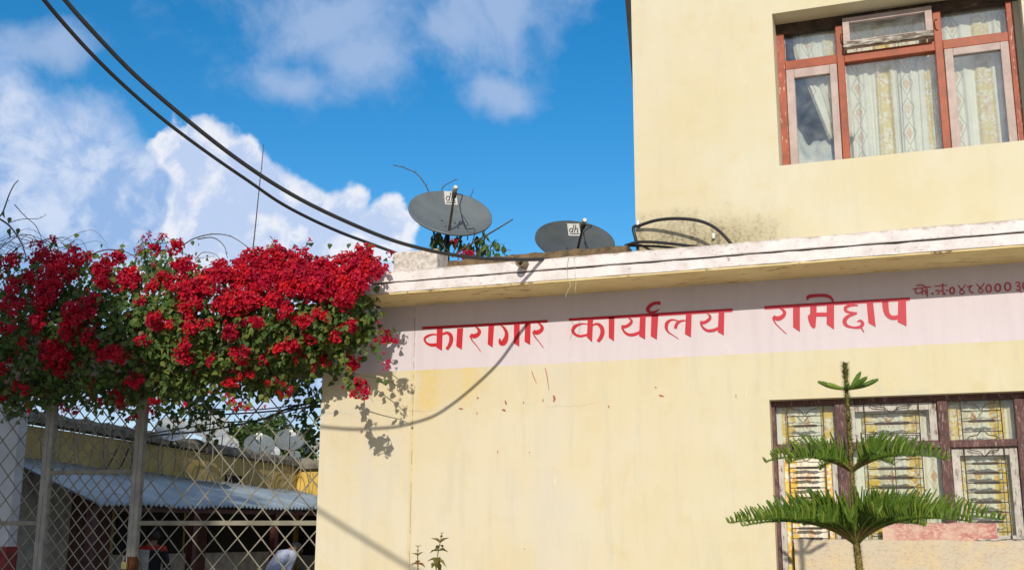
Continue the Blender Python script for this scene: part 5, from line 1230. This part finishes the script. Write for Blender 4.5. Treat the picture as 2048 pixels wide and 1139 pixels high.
# ---------------------------------------------------------------- trees: one beyond the courtyard, one behind the viewer that shades the gate
def tree(base, crown, rad, label, seed, nleaf, lsize, trunk_r, group=None, inner=.45):
    r = random.Random(seed); root = thing('tree', base, label, 'tree', group); c = Vector(crown); b = MB()
    B0 = Vector(base); b.tube(catmull([tuple(B0), tuple(B0.lerp(c, .5)+Vector((.1, .05, 0))), tuple(c)], 8), [trunk_r*(1-.75*i/16) for i in range(17)], 9)
    lobes = []
    for k in range(26):
        d = Vector((r.gauss(0, 1), r.gauss(0, 1), r.gauss(0, 1))).normalized(); q = c+Vector((d.x*rad[0], d.y*rad[1], d.z*rad[2]))*r.uniform(.45, .80); lobes.append((q, r.uniform(.30, .46)))
        st_ = B0.lerp(c, r.uniform(.4, .95)); b.tube([st_, st_.lerp(q, .5)+Vector((0, 0, .05*rad[2])), q], [trunk_r*.35, trunk_r*.2, trunk_r*.06], 6)
    b.build('trunk', M['bark'], root); lf = MB(); mr = sum(rad)/3
    for k in range(nleaf):
        q, s = lobes[r.randrange(len(lobes))]; d = Vector((r.gauss(0, 1), r.gauss(0, 1), r.gauss(0, 1))).normalized()*(r.random()**inner); p = q+Vector((d.x*rad[0], d.y*rad[1], d.z*rad[2]))*s
        add_leaf(lf, p, (r.uniform(-1, 1), r.uniform(-1, 1), r.uniform(-1, .4)), (r.uniform(-1, 1), r.uniform(-1, 1), 1), lsize*r.uniform(.7, 1.3), 0, .2)
    lf.build('crown', M['treeleaf'], root, kind='stuff'); return root
tc = P(530, 868, 32); tree((tc[0], 32, 0), (tc[0], 32, tc[2]-.5), (2.1, 2.0, 1.25), 'rounded green tree rising beyond the courtyard dishes', 5, 9000, .16, .16)
tree((-9.7, -14, 0), (-9.7, -14, 7.2), (6.8, 4.2, 6.9), 'broad tree standing across the yard that shades the gate', 6, 34000, .40, .35, inner=.5)

# ---------------------------------------------------------------- people in the courtyard
def skin_mesh(nm, verts, edges, rad, material, par, sub=2):
    me = bpy.data.meshes.new(nm); me.from_pydata([tuple(v) for v in verts], edges, []); o = bpy.data.objects.new(nm, me); COL.objects.link(o)
    md = o.modifiers.new('skin', 'SKIN'); ss = o.modifiers.new('sub', 'SUBSURF'); ss.levels = sub; ss.render_levels = sub
    if not me.skin_vertices: me.skin_vertices.new()
    for i, q in enumerate(rad):
        me.skin_vertices[0].data[i].radius = q if isinstance(q, tuple) else (q, q)
    me.skin_vertices[0].data[0].use_root = True
    dg = bpy.context.evaluated_depsgraph_get(); dg.update(); me2 = bpy.data.meshes.new_from_object(o.evaluated_get(dg)); bpy.data.objects.remove(o); me2.name = nm
    for p in me2.polygons: p.use_smooth = True
    me2.materials.clear(); me2.materials.append(M[material]); o2 = link(nm, me2, par); return o2
def person(at, face, label, lean, shirt, headdown, H=1.68):
    root = thing('person', at, label, 'person'); root.rotation_euler = (0, 0, face)     # local: faces -Y
    k = H/1.7
    def V(x, y, z): return Vector((x, y, z))*k
    hip = V(0, 0, .92)
    def T(p):                                            # lean the upper body about the hips
        q = p-hip; c, s = math.cos(lean), math.sin(lean); return hip+Vector((q.x, q.y*c-q.z*s, q.z*c+q.y*s))
    pts = [V(0, 0, .92), V(0, .01, 1.08), V(0, .02, 1.25), V(0, .02, 1.40), V(0, .01, 1.49), V(0, -.02, 1.56), V(0, -.03, 1.62), V(0, -.02, 1.70)]
    pts = [pts[0]]+[T(p) for p in pts[1:]]
    if headdown:
        nb = pts[4]
        for i in (5, 6, 7):
            q = pts[i]-nb; c, s = math.cos(headdown), math.sin(headdown); pts[i] = nb+Vector((q.x, q.y*c-q.z*s, q.z*c+q.y*s))
    rad = [(.15*k, .11*k), (.135*k, .10*k), (.145*k, .105*k), (.13*k, .09*k), (.055*k, .055*k), (.075*k, .085*k), (.082*k, .10*k), (.06*k, .075*k)]
    ed = [(i, i+1) for i in range(7)]
    def chain(par_i, lst, rr_):
        j = par_i
        for p, q in zip(lst, rr_): pts.append(p); rad.append(q); ed.append((j, len(pts)-1)); j = len(pts)-1
        return j
    for s in (-1, 1):
        w = chain(3, [T(V(s*.17, .02, 1.41)), T(V(s*.22, .02, 1.27)), T(V(s*.25, .01, 1.13)), T(V(s*.25, -.07, 1.01)), T(V(s*.24, -.14, .90)), T(V(s*.235, -.16, .86))], [.062*k, .048*k, .042*k, .036*k, .026*k, .030*k])
        for f, (dx, dz, ln) in enumerate(((-.026, 0, .07), (-.009, 0, .08), (.009, 0, .075), (.025, 0, .06))):
            q = T(V(s*.235+dx, -.165, .84)); chain(w, [q, q+V(0, -.01, -ln*.55), q+V(0, -.0, -ln)], [.010*k, .009*k, .0075*k])
        q = T(V(s*.235-s*.035, -.18, .86)); chain(w, [q, q+V(-s*.008, -.015, -.03), q+V(-s*.006, -.02, -.055)], [.011*k, .010*k, .008*k])
        chain(0, [V(s*.095, 0, .86), V(s*.10, -.01, .66), V(s*.10, -.015, .48), V(s*.10, .01, .28), V(s*.10, .02, .10), V(s*.10, -.02, .045), V(s*.105, -.13, .03)], [.088*k, .075*k, .056*k, .050*k, .036*k, .04*k, .032*k])
    skin_mesh('body', pts, ed, rad, 'skin', root)
    # face
    hc = (pts[5]+pts[6])/2; fw_ = Vector((0, -1, 0)); c, s = math.cos(lean+headdown), math.sin(lean+headdown)
    def F(x, y, z): q = Vector((x, y, z))*k; return hc+Vector((q.x, q.y*c-q.z*s, q.z*c+q.y*s))
    b = MB(); b.tube([F(0, -.085, .045), F(0, -.105, .01), F(0, -.098, -.005)], [.008, .015, .010], 6); b.build('nose', M['skin'], root)
    for sx in (-1, 1):
        b = MB(); b.tube([F(sx*.032, -.093, .038), F(sx*.032, -.099, .038)], [.013, .004], 8); b.build('eye', M['nearblack'], root)
        b = MB(); b.tube([F(sx*.080, .0, .05), F(sx*.092, .012, .03), F(sx*.082, .0, -.01)], [.010, .014, .008], 6); b.build('ear', M['skin'], root)
    b = MB(); b.tube([F(-.026, -.086, -.04), F(0, -.094, -.042), F(.026, -.086, -.04)], [.004, .008, .004], 6); b.build('mouth', M['maroon'], root)
    # hair cap
    b = MB(); n, mm = 16, 9; vs = []
    for i in range(n):
        for j in range(mm):
            a = 2*math.pi*i/n; th = (j/(mm-1))*R(118 if math.sin(a) > -.35 else 74); vs.append(F(.094*math.sin(th)*math.cos(a), .008+.112*math.sin(th)*math.sin(a), .028+.118*math.cos(th)))
    b.add(vs, [(i*mm+j, ((i+1) % n)*mm+j, ((i+1) % n)*mm+j+1, i*mm+j+1) for i in range(n) for j in range(mm-1)], 0, True)
    o = b.build('hair', M['hair'], None); o.parent = root; sd = o.modifiers.new('t', 'SOLIDIFY'); sd.thickness = .012
    for nm in list(root.children):
        pass
    # clothes: a jacket and trousers that follow the body
    tp_ = [V(0, 0, .86)]+[T(p) for p in (V(0, .01, 1.06), V(0, .02, 1.25), V(0, .02, 1.40), V(0, .015, 1.465))]
    tr_ = [(.165*k, .125*k), (.155*k, .12*k), (.165*k, .125*k), (.15*k, .108*k), (.075*k, .075*k)]; te = [(0, 1), (1, 2), (2, 3), (3, 4)]
    for s_ in (-1, 1):
        j = 3
        for p, q in zip([T(V(s_*.17, .02, 1.415)), T(V(s_*.22, .02, 1.27)), T(V(s_*.25, .01, 1.13)), T(V(s_*.25, -.07, 1.01)), T(V(s_*.243, -.13, .92))], [.078*k, .064*k, .056*k, .05*k, .042*k]):
            tp_.append(p); tr_.append(q); te.append((j, len(tp_)-1)); j = len(tp_)-1
    jk = skin_mesh('jacket', tp_, te, tr_, shirt[0], root)
    if len(shirt) > 1:
        me = jk.data; me.materials.append(M[shirt[1]]); me.materials.append(M[shirt[2]])
        for p in me.polygons:
            q = p.center/k
            if q.z > 1.40: p.material_index = 2
            elif q.x < -.02 or (abs(q.x) < .03): p.material_index = 1 if q.x < -.02 else 0
    lp = [V(0, 0, .93)]; lr = [(.165*k, .125*k)]; le = []
    for s_ in (-1, 1):
        j = 0
        for p, q in zip([V(s_*.095, 0, .84), V(s_*.10, -.01, .66), V(s_*.10, -.015, .48), V(s_*.10, .01, .28), V(s_*.10, .02, .10)], [.105*k, .092*k, .074*k, .068*k, .06*k]):
            lp.append(p); lr.append(q); le.append((j, len(lp)-1)); j = len(lp)-1
    skin_mesh('trousers', lp, le, lr, 'cloth_dark', root)
    return root
# local-space builders: parts of a person are modelled about the root's own origin
_org = org
def org(o): return (0, 0, 0) if (o is not None and o.name.startswith('person')) else _org(o)
q = P(304, 1100, 6.6); person((q[0], 6.6, 0), R(200), 'person in white and black jacket with red shoulders standing in the verandah shade', 0, ('cloth_white', 'cloth_black', 'cloth_red'), R(0), 1.66)
q = P(545, 1120, 8.2); person((q[0], 8.2, 0), R(160), 'person in pale blue shirt stooping forward behind the gate', R(38), ('cloth_blue',), R(30), 1.66)
